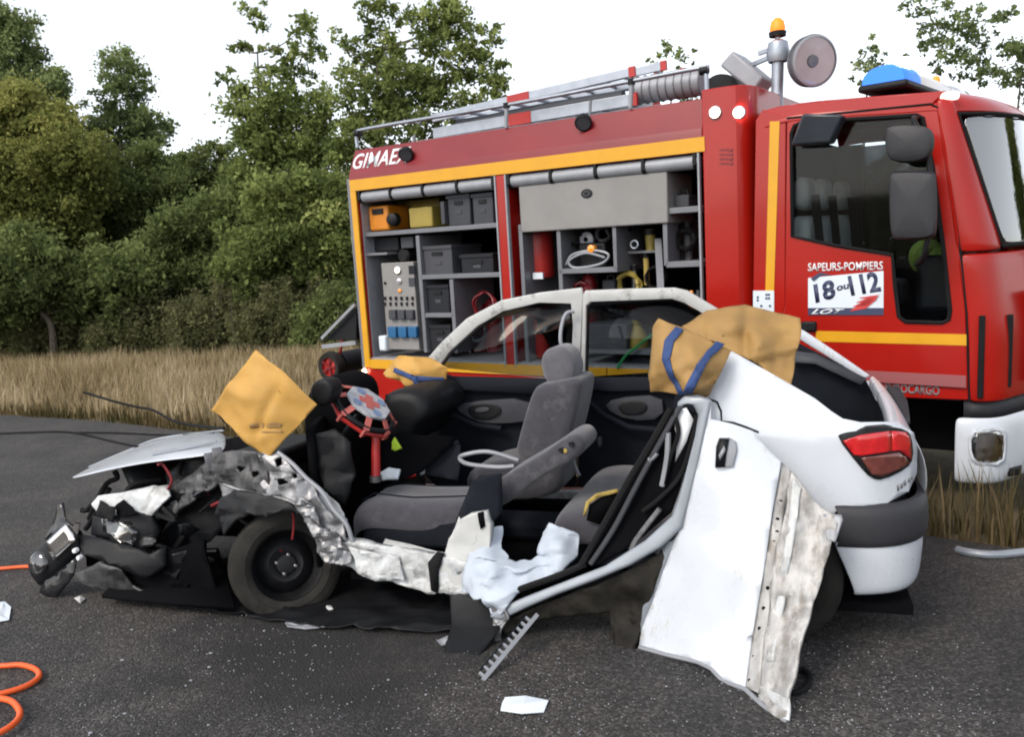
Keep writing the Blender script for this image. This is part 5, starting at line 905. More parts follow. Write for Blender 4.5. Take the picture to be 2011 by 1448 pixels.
scrap('paper_scrap', [(-20, 1188), (10, 1186), (22, 1196), (18, 1222), (-5, 1226), (-25, 1215)], 'paper', 'pale blue-white paper scrap near the hanging headlamp', 'paper', seed=3)
scrap('plastic_shard', [(632, 1208), (640, 1199), (654, 1198), (660, 1206), (648, 1213)], 'cream_paint', 'small cream plastic shard in front of the flat front tyre', 'debris', h=.03, seed=4)
scrap('plastic_shard', [(560, 1228), (600, 1229), (608, 1234), (640, 1238), (600, 1241), (565, 1237)], 'alu_pale', 'long pale trim sliver at the edge of the black sheeting', 'debris', h=.012, seed=5)
scrap('plastic_shard', [(146, 1180), (160, 1175), (168, 1180), (158, 1188)], 'cream_paint', 'tiny pale chip under the crushed bumper skin', 'debris', h=.02, seed=6)
scrap('plastic_shard', [(858, 1262), (880, 1256), (884, 1268), (868, 1274)], 'alu_pale', 'small silver scrap beside the hanging black flap', 'debris', h=.02, seed=8)
o = MB().tube(smooth_path([ground(x, y, .012) for x, y in ((1556, 1322), (1575, 1316), (1590, 1330), (1582, 1352), (1556, 1362), (1545, 1352))], 5), .012, 8).build('rubber_strip', 'rubber', None, fr='w'); tag(o, 'short curl of black rubber on the asphalt by the torn door', 'rubber')
rg = random.Random(11)
for i in range(30):
    px, py = rg.uniform(120, 1500), rg.uniform(1225, 1445); p = ground(px, py, .003); r_ = rg.uniform(.004, .010)
    if C(px, py, .8).z > -.06: continue
    mb = MB(); n = 5; mb.loft([[p+Vector((math.cos(2*math.pi*k/n+i)*r_*s, math.sin(2*math.pi*k/n+i)*r_*s*.7, z)) for k in range(n)] for s, z in ((1, 0), (.8, r_*.5), (.1, r_*.6))], cu=True)
    o = mb.build('glass_crumb', 'alu_pale' if i % 3 else 'plastic_grey', None, fr='w', smooth=False); tag(o, 'crumb of broken glass or plastic scattered on the asphalt before the car', 'debris', 'crumbs of debris on the road')
# fine grit and glass crumbs, too many to count
GV, GF = [], []
for i in range(2600):
    px, py = rg.uniform(60, 1960), rg.uniform(1190, 1446)
    if noise.noise(Vector((px*.006, py*.009, 2))) < rg.uniform(-.5, .45) or (py < 1260 and px > 1000): continue
    p = ground(px, py, .002); r_ = rg.uniform(.0015, .0045); a = rg.random()*6; k = len(GV)
    GV += [p+Vector((math.cos(a+2.1*q)*r_, math.sin(a+2.1*q)*r_, 0)) for q in range(3)]+[p+Vector((0, 0, r_*1.1))]; GF += [(k, k+1, k+3), (k+1, k+2, k+3), (k+2, k, k+3)]
o = MB().add(GV, GF).build('road_grit', 'alu_pale', None, smooth=False); tag(o, 'fine pale grit and glass crumbs strewn over the asphalt', 'grit', kind='stuff')
# orange hydraulic hose
o = MB().tube(smooth_path([ground(x, y, .016) for x, y in ((-300, 1290), (-90, 1308), (0, 1309), (40, 1307), (70, 1316), (76, 1331), (50, 1349), (0, 1364), (-60, 1372))]+[ground(x, y, .03) for x, y in ((-30, 1375), (0, 1373), (25, 1380), (39, 1400), (30, 1420), (0, 1440), (-60, 1465))], 8), .0125, 10).build('hydraulic_hose', 'orange_hose', None, fr='w'); tag(o, 'bright orange hose looping over the asphalt away from the wreck', 'hose')
o = MB().tube(smooth_path([ground(x, y, .014) for x, y in ((-200, 1112), (-60, 1118), (0, 1117), (40, 1114), (70, 1113))], 6), .011, 8).build('hydraulic_hose', 'orange_hose', None, fr='w'); tag(o, 'orange hose running straight to the hanging headlamp', 'hose')
o = MB().tube(smooth_path([ground(x, y, .02) for x, y in ((1880, 1080), (1905, 1086), (1950, 1090), (2000, 1086), (2060, 1078), (2200, 1072))], 6), .022, 8).build('supply_hose', 'grey_paint', None, fr='w'); tag(o, 'grey-blue hose lying along the road edge below the white truck bumper', 'hose')
# ================================================================ kit carried by the fire engine
def kit(name, mb, mt, label, cat, group=None, **k):
    o = mb.build(name, mt, None, fr='t', **k); return tag(o, label, cat, group)
g = kit('generator', MB().box(*tb(722, 406, 764, 452, -.12, .3)), 'orange_case', 'orange portable generator on the top locker shelf', 'generator', bevel=.02)
MB().lathe([(.0, .03), (.04, .03), (.055, .02), (.06, -.05)], T(771, 431, -.10), (.2, 1, 0), 20).build('exhaust', 'black_plastic', parent=g); MB().box(*tb(730, 411, 752, 420, -.112, .01)).build('grip', 'black_plastic', parent=g)
kit('tool_case', MB().box(*tb(802, 409, 850, 445, -.12, .3)), 'yellow_case', 'dull yellow tool case beside the orange generator', 'case', bevel=.012)
kit('tool_case', MB().box(*tb(780, 396, 866, 438, -.46, .1)), 'yellow_case', 'flat olive case standing at the back of the top shelf', 'case', bevel=.01)
def crate(a, label, mt='crate_grey', v=-.10, d=.45):
    x0, x1, y0, y1, z0, z1 = tb(*a, v, d); o = kit('crate', MB().box(x0, x1, y0, y1, z0, z1), mt, label, 'crate', 'grey crates in the locker', bevel=.008)
    MB().box(x0-.008, x1+.008, y0, y1+.012, z1-.03, z1-.002).build('rim', mt, parent=o); w = x1-x0; MB().box(x0+w*.32, x1-w*.32, y1, y1+.01, z1-.085, z1-.055).build('hand_hole', 'black_plastic', parent=o); MB().box(x0+w*.38, x1-w*.38, y1, y1+.006, (z0+z1)/2-.03, (z0+z1)/2).build('label_plate', 'plastic_grey', parent=o)
crate((878, 384, 925, 441), 'tall grey crate on the top shelf, next to the divider'); crate((927, 381, 970, 440), 'tall grey crate on the top shelf, next to the red pillar')
crate((830, 484, 890, 543), 'grey crate on the middle shelf above the small crates', 'plastic_grey'); crate((905, 500, 970, 540), 'dark low crate on the middle shelf by the red pillar', 'crate_dark')
crate((838, 560, 884, 617), 'small dark crate in the pigeonhole under the middle shelf', 'crate_dark'); crate((842, 638, 888, 690), 'small dark crate in the lowest pigeonhole', 'crate_dark')
kit('lamp_unit', MB().lathe([(0, .05), (.05, .05), (.07, .03), (.07, -.1), (0, -.1)], T(797, 502, -.2), (0, 1, 0), 20), 'black_plastic', 'round black lamp above the control panel', 'lamp'); kit('radio_box', MB().box(*tb(786, 466, 812, 487, -.14, .2)), 'plastic_grey', 'small grey box under the top shelf', 'box', bevel=.008)
kit('stowage_box', MB().box(*tb(728, 468, 783, 492, -.18, .3)), 'crate_dark', 'dark box on the small shelf over the control panel', 'box', bevel=.008)
kit('oil_can', MB().box(*tb(742, 660, 758, 690, -.05, .1)), 'sticker_ground', 'pale plastic can at the foot of the control panel', 'can', bevel=.015)
for i in range(4): kit('support_post', MB().tube([T(722+i*8, 692, -.14-.1*i), T(716+i*8, 585+i*6, -.14-.1*i)], .022, 10), 'steel', 'grey steel prop standing left of the control panel', 'prop', 'steel props beside the control panel')
for i in range(3): kit('fire_extinguisher', MB().lathe([(0, 0), (.07, .0), (.075, .03), (.075, .40), (.05, .47), (.02, .49), (.02, .53), (0, .53)], T(920+i*26, 690, -.5), (0, 0, 1), 20), 'red_dull', 'red cylinder standing on the locker floor behind the car window', 'extinguisher', 'red cylinders on the locker floor')
b = kit('grey_drawer_box', MB().box(*tb(1018, 366, 1312, 438, -.035, .5)), 'panel_beige', 'wide pale grey drawer box with an oval badge in the locker', 'drawer', bevel=.01)
q = T(1152, 380, -.03); MB().loft([[q+Vector((.05*s*math.cos(a), .004*(1-s), .035*s*math.sin(a))) for a in [2*math.pi*i/24 for i in range(24)]] for s in (1, .9, .01)], cu=True).build('badge', 'crate_dark', parent=b); MB().loft([[q+Vector((.032*s*math.cos(a), .006, .022*s*math.sin(a))) for a in [2*math.pi*i/20 for i in range(20)]] for s in (1, .6)], cu=True).build('badge_mark', 'plastic_grey', parent=b)
kit('red_tank', MB().lathe([(0, 0), (.12, 0), (.13, .03), (.13, .50), (.10, .55), (0, .56)], T(1060, 545, -.35), (0, 0, 1), 24), 'red_plastic', 'tall red tank in the dark bay under the drawer box', 'tank')
kit('red_tank', MB().lathe([(0, 0), (.12, 0), (.13, .03), (.13, .42), (.10, .46), (0, .47)], T(1062, 700, -.3), (0, 0, 1), 24), 'red_plastic', 'lower red tank standing on the locker floor', 'tank')
kit('white_tag', MB().box(*tb(1046, 536, 1066, 548, -.17, .02)), 'paper', 'small white tag on the lower red tank', 'tag', smooth=False)
pm = kit('hydraulic_pump', MB().box(*tb(1135, 478, 1190, 530, -.16, .25)), 'black_plastic', 'black hydraulic pump with coiled hose in its frame', 'pump', bevel=.02)
MB().tube(smooth_path([T(1112, 520, -.1), T(1125, 500, -.09), T(1165, 492, -.09), T(1195, 500, -.09), T(1180, 518, -.09), T(1130, 526, -.09), T(1118, 512, -.085), T(1150, 497, -.085), T(1188, 506, -.085)], 6), .010, 7).build('hose', 'alu_pale', parent=pm); MB().lathe([(.03, 0), (.03, .05), (0, .06)], T(1166, 488, -.13), (0, 1, 0), 14).build('filler_cap', 'lens_orange', parent=pm); MB().lathe([(.06, 0), (.06, .03), (.02, .04)], T(1155, 470, -.25), (0, 1, 0), 16).build('flywheel', 'alu_pale', parent=pm)
for k, (px, py0, py1, mt_, lab, r_) in enumerate(((1228, 445, 500, 'yellow_case', 'olive hose length hanging beside the hydraulic pump', .035), (1276, 450, 495, 'yellow_case', 'olive strap bundle hanging at the right of the bay', .04), (1268, 495, 560, 'foam', 'yellow-sleeved cutter arm hanging in the dark bay', .022), (1245, 520, 600, 'steel', 'steel cutter arm hanging in the dark bay', .022), (1325, 440, 512, 'black_plastic', 'black tool standing behind the right shelf post', .04), (1350, 435, 512, 'plastic_grey', 'grey tool standing on the right-hand shelf', .03))):
    o = kit('hanging_tool', MB().tube([T(px, py0, -.3), T(px+3, py1, -.3)], r_, 10), mt_, lab, 'tool'); MB().lathe([(r_*1.3, -.02), (r_*1.3, .02)], T(px, py0+6, -.3), (0, 0, 1), 12).build('collar', 'black_plastic', parent=o)
o = kit('shackle', MB().tube([T(1246, 480, -.2)+Vector((.03*math.cos(a), 0, .03*math.sin(a))) for a in [2*math.pi*i/14 for i in range(14)]], .008, 6, closed=True), 'alu', 'small bright steel ring hanging in the bay', 'ring')
for i, (mt_, cn) in enumerate((('red_plastic', 'bright red'), ('red_dull', 'dark red'), ('steel', 'bare steel'), ('lens_orange', 'orange'), ('plastic_grey', 'dull grey'))): kit('gas_cylinder', MB().lathe([(0, 0), (.028, 0), (.03, .02), (.03, .38), (.018, .42), (.012, .46), (0, .46)], T(1322+i*13, 690, -.2), (0, 0, 1), 12), mt_, cn+' cylinder standing upright below the right-hand shelf', 'cylinder', 'upright cylinders below the right-hand shelf')
kit('grey_case', MB().box(*tb(1146, 637, 1232, 690, -.06, .4)), 'plastic_grey', 'plain grey case on the locker floor seen through the car window', 'case', bevel=.01); kit('olive_bundle', MB().lathe([(0, 0), (.07, .0), (.09, .06), (.07, .14), (.03, .2), (.04, .26), (0, .27)], T(1253, 690, -.2), (0, 0, 1), 16), 'yellow_case', 'olive canvas bundle next to the plain grey case', 'bundle')
kit('cylinder_bottle', MB().lathe([(0, 0), (.06, 0), (.065, .02), (.065, .34), (.04, .40), (.02, .41), (.02, .45), (0, .45)], T(1160, 637, -.3), (0, 0, 1), 16), 'red_dull', 'dark red bottle behind the plain grey case', 'bottle')
o = kit('green_lashing', MB().tube(smooth_path([T(1212, 724, .01), T(1228, 700, -.01), T(1255, 678, -.03), T(1285, 655, -.06), T(1320, 640, -.1)], 5), .010, 6), 'hi_vis', 'thin green lashing stretched across the locker floor', 'strap'); MATS.setdefault('green', mat('green_strap', (.01, .22, .06), .6)); o.data.materials[0] = MATS['green_strap']
# ladders on the roof
def ladder(p0, p1, w, name, label, n, rail_h=.075):
    p0, p1 = Vector(p0), Vector(p1); o = empty(name, label, 'ladder', 'ladders on the roof', fr='t', loc=tuple(p0)); d = (p1-p0).normalized()
    for s in (0, -w):
        off = Vector((0, s, 0)); r_ = MB().bar(p0+off, p1+off, .028, rail_h).build('side_rail', 'alu', o, bevel=.004)
        e = MB().bar(p1+off-d*.0, p1+off+d*.05, .032, rail_h+.006).build('end_cap', 'red_plastic', parent=r_)
    for i in range(n): q = p0.lerp(p1, (i+.5)/n); MB().tube([q, q+Vector((0, -w, 0))], .015, 8).build('rung', 'alu', o)
    q = p0.lerp(p1, .42); MB().bar(q+Vector((0, .003, 0)), q+d*.22+Vector((0, .003, 0)), .03, rail_h+.004).build('marker_band', 'red_plastic', o)
    return o
ladder(T(852, 262, -.32), T(1240, 196, -.32), .42, 'roof_ladder', 'lower aluminium ladder lying on the red roof edge', 8, .09)
ladder(T(850, 232, -.42), T(1236, 142, -.42), .42, 'roof_ladder', 'upper aluminium ladder with red tips tilted over the roof', 9, .07)
ladder(T(900, 222, -1.0), T(1298, 130, -1.0), .42, 'roof_ladder', 'far aluminium ladder with red tips across the roof', 9, .07)
o = kit('suction_hose', MB().tube(smooth_path([T(900, 246, -.5), T(960, 236, -.5), T(1060, 216, -.5), T(1180, 196, -.5), T(1225, 190, -.5)], 5), .05, 12), 'crate_grey', 'dark hose lying between the two near roof ladders', 'hose')
o = kit('wire_bound_roll', MB().tube([T(1255, 178, -.45), T(1380, 160, -.45)], .10, 18), 'alu_pale', 'pale grey roll behind the front rail post', 'roll'); 
for i in range(9): p = T(1255, 178, -.45).lerp(T(1380, 160, -.45), i/8); MB().tube([p+Vector((0, .104*math.cos(a), .104*math.sin(a))) for a in [2*math.pi*k/18 for k in range(18)]], .006, 5, closed=True).build('wire_hoop', 'shelf_grey', parent=o)
kit('rolled_hose', MB().lathe([(.03, -.15), (.16, -.15), (.165, -.1), (.165, .1), (.16, .15), (.03, .15)], T(1425, 190, -1.1), (0, 1, 0), 28), 'black_plastic', 'black hose roll on the roof under the square floodlight', 'hose roll')
# hose cart behind the engine
hc = empty('hose_cart', 'two-wheeled hose cart with red rims behind the fire engine', 'hose cart', fr='t', loc=tuple(T(652, 760, -.6)))
for dv_ in (0, -.7):
    c = T(652, 720, -.6)+Vector((0, dv_, 0)); t_ = MB().lathe([(.10, -.05), (.15, -.06), (.17, 0), (.15, .06), (.10, .05)], c, (.0, 1, 0), 28).build('wheel', 'tyre', hc); MB().lathe([(.11, .05), (.10, .02), (.04, .03), (0, .04)], c, (0, 1, 0), 24).build('rim', 'red_plastic', parent=t_)
    for k in range(5): a = k*2*math.pi/5; MB().bar(c+Vector((0, .045, 0)), c+Vector((math.cos(a)*.1, .05, math.sin(a)*.1)), .02, .012, up=Vector((0, 1, 0))).build('spoke', 'red_dull', parent=t_)
c = T(652, 720, -.6); MB().tube([c, c+Vector((0, -.7, 0))], .02, 8).build('axle', 'steel', hc); MB().tube([c+Vector((0, -.1, .02)), c+Vector((.15, -.1, .45)), c+Vector((.2, -.6, .45)), c+Vector((0, -.6, .02))], .018, 8).build('handle_frame', 'red_dull', hc)
MB().lathe([(.12, -.25), (.12, .25)], c+Vector((.0, -.35, .02)), (0, 1, 0), 20).build('hose_drum', 'crate_dark', hc)

# coiled hoses and straps filling the dark bays
kr = random.Random(3)
for i, (px, py, r_, mt_, lab) in enumerate(((1128, 462, .07, 'rubber', 'black hose coil above the hydraulic pump'), (1182, 460, .055, 'plastic_grey', 'grey cable coil beside the pump frame post'), (1232, 560, .09, 'yellow_case', 'olive hose coil hanging low in the dark bay'), (1285, 545, .08, 'rubber', 'black rubber coil beside the slanted slide rail'), (1140, 580, .10, 'red_dull', 'dark red hose coil under the pump frame'), (1345, 470, .07, 'rubber', 'thin black cable coil on the right-hand shelf'), (950, 600, .11, 'red_dull', 'dark red hose coil deep in the left locker'), (935, 650, .09, 'crate_grey', 'grey hose coil on the floor of the left locker'))):
    c = T(px, py, -.22); q = []
    for k in range(40): a = k*2*math.pi/13; q.append(c+Vector((r_*(1+.12*kr.uniform(-1, 1))*math.cos(a), .02*kr.uniform(-1, 1)-.0012*k, r_*(1+.12*kr.uniform(-1, 1))*math.sin(a))))
    kit('hose_coil', MB().tube(smooth_path(q, 2), .009+.004*(i % 3), 6), mt_, lab, 'hose coil', 'coils hanging in the lockers')
for i, (px, py, w, h, mt_, lab) in enumerate(((1195, 570, 26, 40, 'crate_dark', 'dark tool box under the pump frame'), (1150, 600, 34, 26, 'plastic_grey', 'grey tool box on the lower shelf of the dark bay'), (1338, 395, 30, 22, 'crate_grey', 'small grey box on the top right shelf'), (1080, 625, 14, 60, 'orange_case', 'slim orange case beside the lower red tank'), (940, 395, 0, 0, '', ''))):
    if w: o = kit('tool_box', MB().box(*tb(px-w/2, py-h/2, px+w/2, py+h/2, -.16, .2)), mt_, lab, 'tool box', bevel=.01); x0, x1, y0, y1, z0, z1 = tb(px-w/2, py-h/2, px+w/2, py+h/2, -.16, .2); MB().tube([(x0+.02, y1-.05, z1-.01), (x0+.03, y1-.05, z1+.03), (x1-.03, y1-.05, z1+.03), (x1-.02, y1-.05, z1-.01)], .007, 6).build('handle', 'black_plastic', parent=o)
# ================================================================ trees, shrubs and dry grass
def leaf_material(name, stops):
    m = bpy.data.materials.new(name); m.use_nodes = True; n = m.node_tree.nodes; l = m.node_tree.links; n.remove(n['Principled BSDF'])
    at = n.new('ShaderNodeAttribute'); at.attribute_name = 'tint'; r = n.new('ShaderNodeValToRGB'); e = r.color_ramp.elements
    while len(e) < len(stops): e.new(.5)
    for q, (p, c) in zip(e, stops): q.position = p; q.color = tuple(c)+(1,)
    l.new(at.outputs['Fac'], r.inputs[0]); d = n.new('ShaderNodeBsdfDiffuse'); t = n.new('ShaderNodeBsdfTranslucent'); x = n.new('ShaderNodeMixShader'); x.inputs[0].default_value = .48
    l.new(r.outputs[0], d.inputs[0]); l.new(r.outputs[0], t.inputs[0]); l.new(d.outputs[0], x.inputs[1]); l.new(t.outputs[0], x.inputs[2]); l.new(x.outputs[0], n['Material Output'].inputs[0]); MATS[name] = m
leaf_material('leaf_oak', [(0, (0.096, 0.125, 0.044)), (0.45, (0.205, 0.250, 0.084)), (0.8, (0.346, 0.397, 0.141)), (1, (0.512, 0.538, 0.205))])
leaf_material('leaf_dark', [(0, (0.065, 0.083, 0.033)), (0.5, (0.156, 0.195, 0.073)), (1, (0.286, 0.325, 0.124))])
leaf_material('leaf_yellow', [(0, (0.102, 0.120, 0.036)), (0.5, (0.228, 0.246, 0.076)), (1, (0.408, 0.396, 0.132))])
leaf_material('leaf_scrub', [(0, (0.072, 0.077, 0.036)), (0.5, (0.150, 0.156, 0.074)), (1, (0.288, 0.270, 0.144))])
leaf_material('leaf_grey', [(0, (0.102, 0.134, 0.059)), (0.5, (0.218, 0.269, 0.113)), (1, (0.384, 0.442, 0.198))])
leaf_material('straw', [(0, (0.130, 0.105, 0.050)), (0.35, (0.300, 0.235, 0.130)), (0.75, (0.500, 0.400, 0.250)), (1, (0.620, 0.520, 0.360))])
leaf_material('grass_mixed', [(0, (0.050, 0.050, 0.018)), (0.35, (0.120, 0.095, 0.045)), (0.7, (0.210, 0.155, 0.085)), (1, (0.330, 0.250, 0.150))])
def tri_mesh(name, V, F, tint, mt, parent=None, fr=None):
    me = bpy.data.meshes.new(name); me.vertices.add(len(V)); me.vertices.foreach_set('co', V.astype(np.float32).ravel()); n, k = F.shape
    me.loops.add(n*k); me.loops.foreach_set('vertex_index', F.astype(np.int32).ravel()); me.polygons.add(n); me.polygons.foreach_set('loop_start', np.arange(0, n*k, k, dtype=np.int32)); me.polygons.foreach_set('loop_total', np.full(n, k, dtype=np.int32))
    a = me.attributes.new('tint', 'FLOAT', 'FACE'); a.data.foreach_set('value', tint.astype(np.float32)); me.update(calc_edges=True); me.materials.append(MATS[mt])
    o = bpy.data.objects.new(name, me); COL.objects.link(o)
    if parent: o.parent = parent; me.transform(Matrix.Translation(-ORG[parent])) if parent in ORG else None
    return o
def leaf_quads(P, size, tint0, spread=.25):
    n = len(P); d = rng.normal(size=(n, 3)); d /= np.linalg.norm(d, axis=1)[:, None]; e = rng.normal(size=(n, 3)); e -= d*(e*d).sum(1)[:, None]; e /= np.linalg.norm(e, axis=1)[:, None]
    s = size*rng.uniform(.45, 1.6, n)[:, None]; V = np.stack([P-d*s*.6, P+e*s*.36, P+d*s*.7, P-e*s*.36], 1).reshape(-1, 3); F = np.arange(n*4).reshape(n, 4)
    return V, F, np.clip(tint0+rng.normal(size=n)*spread*.6, 0, 1)
def tree(name, label, cat, blobs, Y, base_px, mt, leaf=.13, dens=1., clump=.30, fill=.75, group=None, trunk=.12, up=.9):
    """blobs: (px, py, radius in px) of the leaf masses, all standing about Y metres off"""
    if Y > 12: Y *= 1.25; leaf *= 1.12
    cs = []; sc_ = Y/FPX
    for i, (px, py, r_) in enumerate(blobs):
        p = at_y(px, py, Y+rng.uniform(-.5, .5)*r_*sc_); cs.append((np.array(p), r_*sc_))
    g = at_y(base_px, 650, Y); base = Vector((g.x, Y, -.04)); t = empty(name, label, cat, group, loc=tuple(base))
    # limbs
    mb = MB(); top = max(cs, key=lambda c: c[0][2]); tz = top[0][2]; b = base
    spine = smooth_path([b, b.lerp(Vector(top[0]), .35)+Vector((.15, 0, .2)), b.lerp(Vector(top[0]), up*.67)+Vector((-.12, .1, 0)), b.lerp(Vector(top[0]), up)], 5)
    mb.tube(spine, [trunk*(1-.85*i/(len(spine)-1)) for i in range(len(spine))], 8); mb.build('trunk', 'bark', t)
    for c, r_ in cs:
        if c is top[0]: continue
        q = Vector(c); s = min(spine, key=lambda p: (p-q).length+abs(p.z-(q.z-.6*r_))*1.2)
        if (q-s).length < .2: continue
        lm = MB(); md = s.lerp(q, .5)+Vector((0, 0, -.12)); lm.tube(smooth_path([s, md, q], 4), [trunk*.22*(1-.85*k/8) for k in range(9)], 6); lm.build('limb', 'bark', t)
    Vs, Fs, Ts = [], [], []; off = 0
    for c, r_ in cs:
        k = max(6, int(26*dens*(r_/.9)**1.3)); u = rng.normal(size=(k, 3)); u /= np.linalg.norm(u, axis=1)[:, None]; rad = r_*rng.uniform(fill*.3, 1.05, k)**.7; far = rng.random(k) < .22; rad = np.where(far, r_*rng.uniform(1.05, 1.38, k), rad)
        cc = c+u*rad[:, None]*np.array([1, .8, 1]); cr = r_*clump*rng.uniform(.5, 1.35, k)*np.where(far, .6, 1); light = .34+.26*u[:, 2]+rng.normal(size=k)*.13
        per = np.maximum(14, (95*dens*(cr/.25)**1.6*(.13/leaf)**1.4)).astype(int)
        for j in range(k):
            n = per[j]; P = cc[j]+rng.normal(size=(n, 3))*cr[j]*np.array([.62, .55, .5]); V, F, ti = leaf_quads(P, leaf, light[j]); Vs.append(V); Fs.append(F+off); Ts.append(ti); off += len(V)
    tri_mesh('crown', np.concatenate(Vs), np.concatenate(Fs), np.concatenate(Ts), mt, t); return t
def shrub(name, label, px0, px1, py_top, py_bot, Y, mt, leaf=.06, n=60, group=None, per=170):
    a, b = at_y(px0, py_bot, Y), at_y(px1, py_bot, Y); h = at_y((px0+px1)/2, py_top, Y).z; base = Vector(((a.x+b.x)/2, Y, -.04)); t = empty(name, label, 'shrub', group, loc=tuple(base)); w = (b.x-a.x)/2
    Vs, Fs, Ts = [], [], []; off = 0
    for i in range(n):
        u = rng.uniform(-1.15, 1.15); v = rng.uniform(-1, 1); hh = h*(1-.35*u*u)*rng.uniform(.45, 1.2)*(1-.2*abs(v)); x0 = base.x+u*w; lx = rng.normal()*.12; m_ = per; tt = rng.uniform(.02, 1, m_)**.8
        # one upright spray of twigs and leaves
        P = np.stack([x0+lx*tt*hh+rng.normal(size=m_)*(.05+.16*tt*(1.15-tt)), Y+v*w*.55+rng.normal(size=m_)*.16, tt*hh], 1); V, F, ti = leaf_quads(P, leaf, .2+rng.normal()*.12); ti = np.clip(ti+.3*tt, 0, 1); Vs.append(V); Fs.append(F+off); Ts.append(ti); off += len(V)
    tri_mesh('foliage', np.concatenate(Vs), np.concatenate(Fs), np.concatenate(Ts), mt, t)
    for i in range(14):
        u = rng.uniform(-1, 1); hh = h*rng.uniform(.6, 1.15); p = base+Vector((u*w, rng.uniform(-.5, .5)*w, 0)); MB().tube([p, p+Vector((rng.normal()*.1, rng.normal()*.1, hh*.5)), p+Vector((rng.normal()*.22, rng.normal()*.15, hh))], [.014, .009, .003], 4).build('stem', 'bark', t)
    return t
G = 'trees beyond the verge'
tree('oak_tree', 'tall feathery green tree rising at the end of the wood', 'tree', [(-20, 40, 55), (30, 100, 60), (85, 150, 50), (20, 200, 70), (105, 175, 34), (-40, 150, 70), (50, 250, 50)], 24, 10, 'leaf_grey', .088, .95, group=G)
tree('maple_tree', 'yellowing bushy tree left of the slim tree', 'tree', [(30, 250, 75), (95, 260, 70), (20, 340, 95), (130, 330, 85), (60, 420, 95), (170, 300, 45), (-40, 300, 80)], 21, 40, 'leaf_yellow', .088, 1.15, group=G)
tree('ash_tree', 'slim open tree with a rounded top between the two gaps', 'tree', [(235, 140, 44), (215, 180, 36), (270, 175, 34), (245, 225, 52), (205, 260, 44), (295, 250, 46), (250, 300, 60), (325, 265, 28)], 26, 245, 'leaf_grey', .088, .85, fill=.6, group=G)
tree('oak_tree', 'dark round tree low behind the slim tree', 'tree', [(220, 400, 85), (160, 460, 80), (290, 380, 75), (260, 480, 90), (100, 500, 85), (20, 490, 90)], 23, 220, 'leaf_dark', .088, 1.25, group=G)
tree('oak_tree', 'low dark tree filling the dip in the skyline', 'tree', [(385, 330, 46), (430, 320, 40), (350, 360, 50), (410, 400, 75), (350, 450, 75), (460, 380, 55), (440, 480, 80)], 25, 400, 'leaf_dark', .088, 1.2, group=G)
tree('poplar_tree', 'tall ragged tree with separate leafy tops in the wood', 'tree', [(500, 35, 28), (478, 85, 26), (440, 150, 20), (590, 60, 34), (560, 110, 34), (520, 140, 40), (610, 120, 36), (470, 195, 36), (545, 200, 58), (620, 210, 52), (500, 260, 60), (580, 290, 70), (640, 300, 60), (520, 350, 70)], 20, 550, 'leaf_oak', .088, .85, clump=.32, fill=.5, group=G, trunk=.14)
tree('oak_tree', 'broad light green oak standing behind the locker end of the engine', 'tree', [(680, 95, 40), (735, 30, 40), (760, 100, 48), (840, 60, 52), (900, 30, 44), (945, 70, 44), (920, 130, 52), (850, 150, 58), (780, 180, 62), (700, 180, 52), (970, 140, 34), (880, 220, 60), (800, 250, 60), (700, 270, 62), (960, 190, 40), (680, 360, 60)], 19, 780, 'leaf_oak', .088, .9, clump=.30, fill=.55, group=G, trunk=.16)
tree('oak_tree', 'shadowed tree close behind the rear corner of the engine', 'tree', [(560, 420, 75), (630, 400, 70), (520, 480, 75), (600, 500, 85), (660, 480, 70), (690, 560, 70)], 18, 600, 'leaf_oak', .088, 1.25, group=G)
tree('oak_tree', 'dark tree at the back of the gap between tall tree and slim tree', 'tree', [(450, 430, 70), (380, 480, 75), (480, 520, 80), (330, 540, 75), (420, 570, 75)], 20, 430, 'leaf_dark', .088, 1.25, group=G)
tree('oak_tree', 'low bushy tree under the yellowing one', 'tree', [(60, 530, 80), (150, 560, 75), (240, 560, 75), (-30, 560, 80)], 19, 100, 'leaf_dark', .088, 1.25, group=G)
tree('ash_tree', 'tree with only its thin top showing over the roof ladders', 'tree', [(1320, 105, 26), (1345, 112, 20), (1290, 122, 20), (1330, 170, 40)], 22, 1325, 'leaf_oak', .088, .6, fill=.5, group=G)
tree('ash_tree', 'airy pale tree rising over the light bar of the cab', 'tree', [(1790, 20, 34), (1850, 25, 44), (1910, 40, 46), (1820, 75, 42), (1880, 85, 50), (1940, 80, 40), (1840, 115, 34), (1960, 25, 40), (1900, 120, 36)], 20, 1870, 'leaf_grey', .088, .62, clump=.26, fill=.4, group=G, up=.55, trunk=.07)
tree('ash_tree', 'small dark treetop showing between floodlight and blue lens', 'tree', [(1705, 92, 20), (1712, 120, 26), (1695, 145, 26), (1730, 160, 26)], 22, 1708, 'leaf_grey', .088, .7, fill=.5, group=G)
tree('ash_tree', 'tree whose crown shows just past the light bar end', 'tree', [(2005, 90, 40), (1960, 150, 34), (2020, 150, 50), (1925, 150, 22)], 20, 2010, 'leaf_grey', .088, .75, fill=.5, group=G)
tree('oak_tree', 'tall oak standing past the front of the cab', 'tree', [(2120, 60, 70), (2200, -20, 70), (2260, 80, 80), (2150, 180, 80), (2250, 220, 80)], 18, 2190, 'leaf_oak', .088, .8, group=G)
tree('oak_tree', 'lower oak farther along the verge past the cab', 'tree', [(2420, 120, 80), (2500, 60, 80), (2380, 230, 90), (2500, 240, 90)], 18, 2440, 'leaf_oak', .088, .8, group=G)
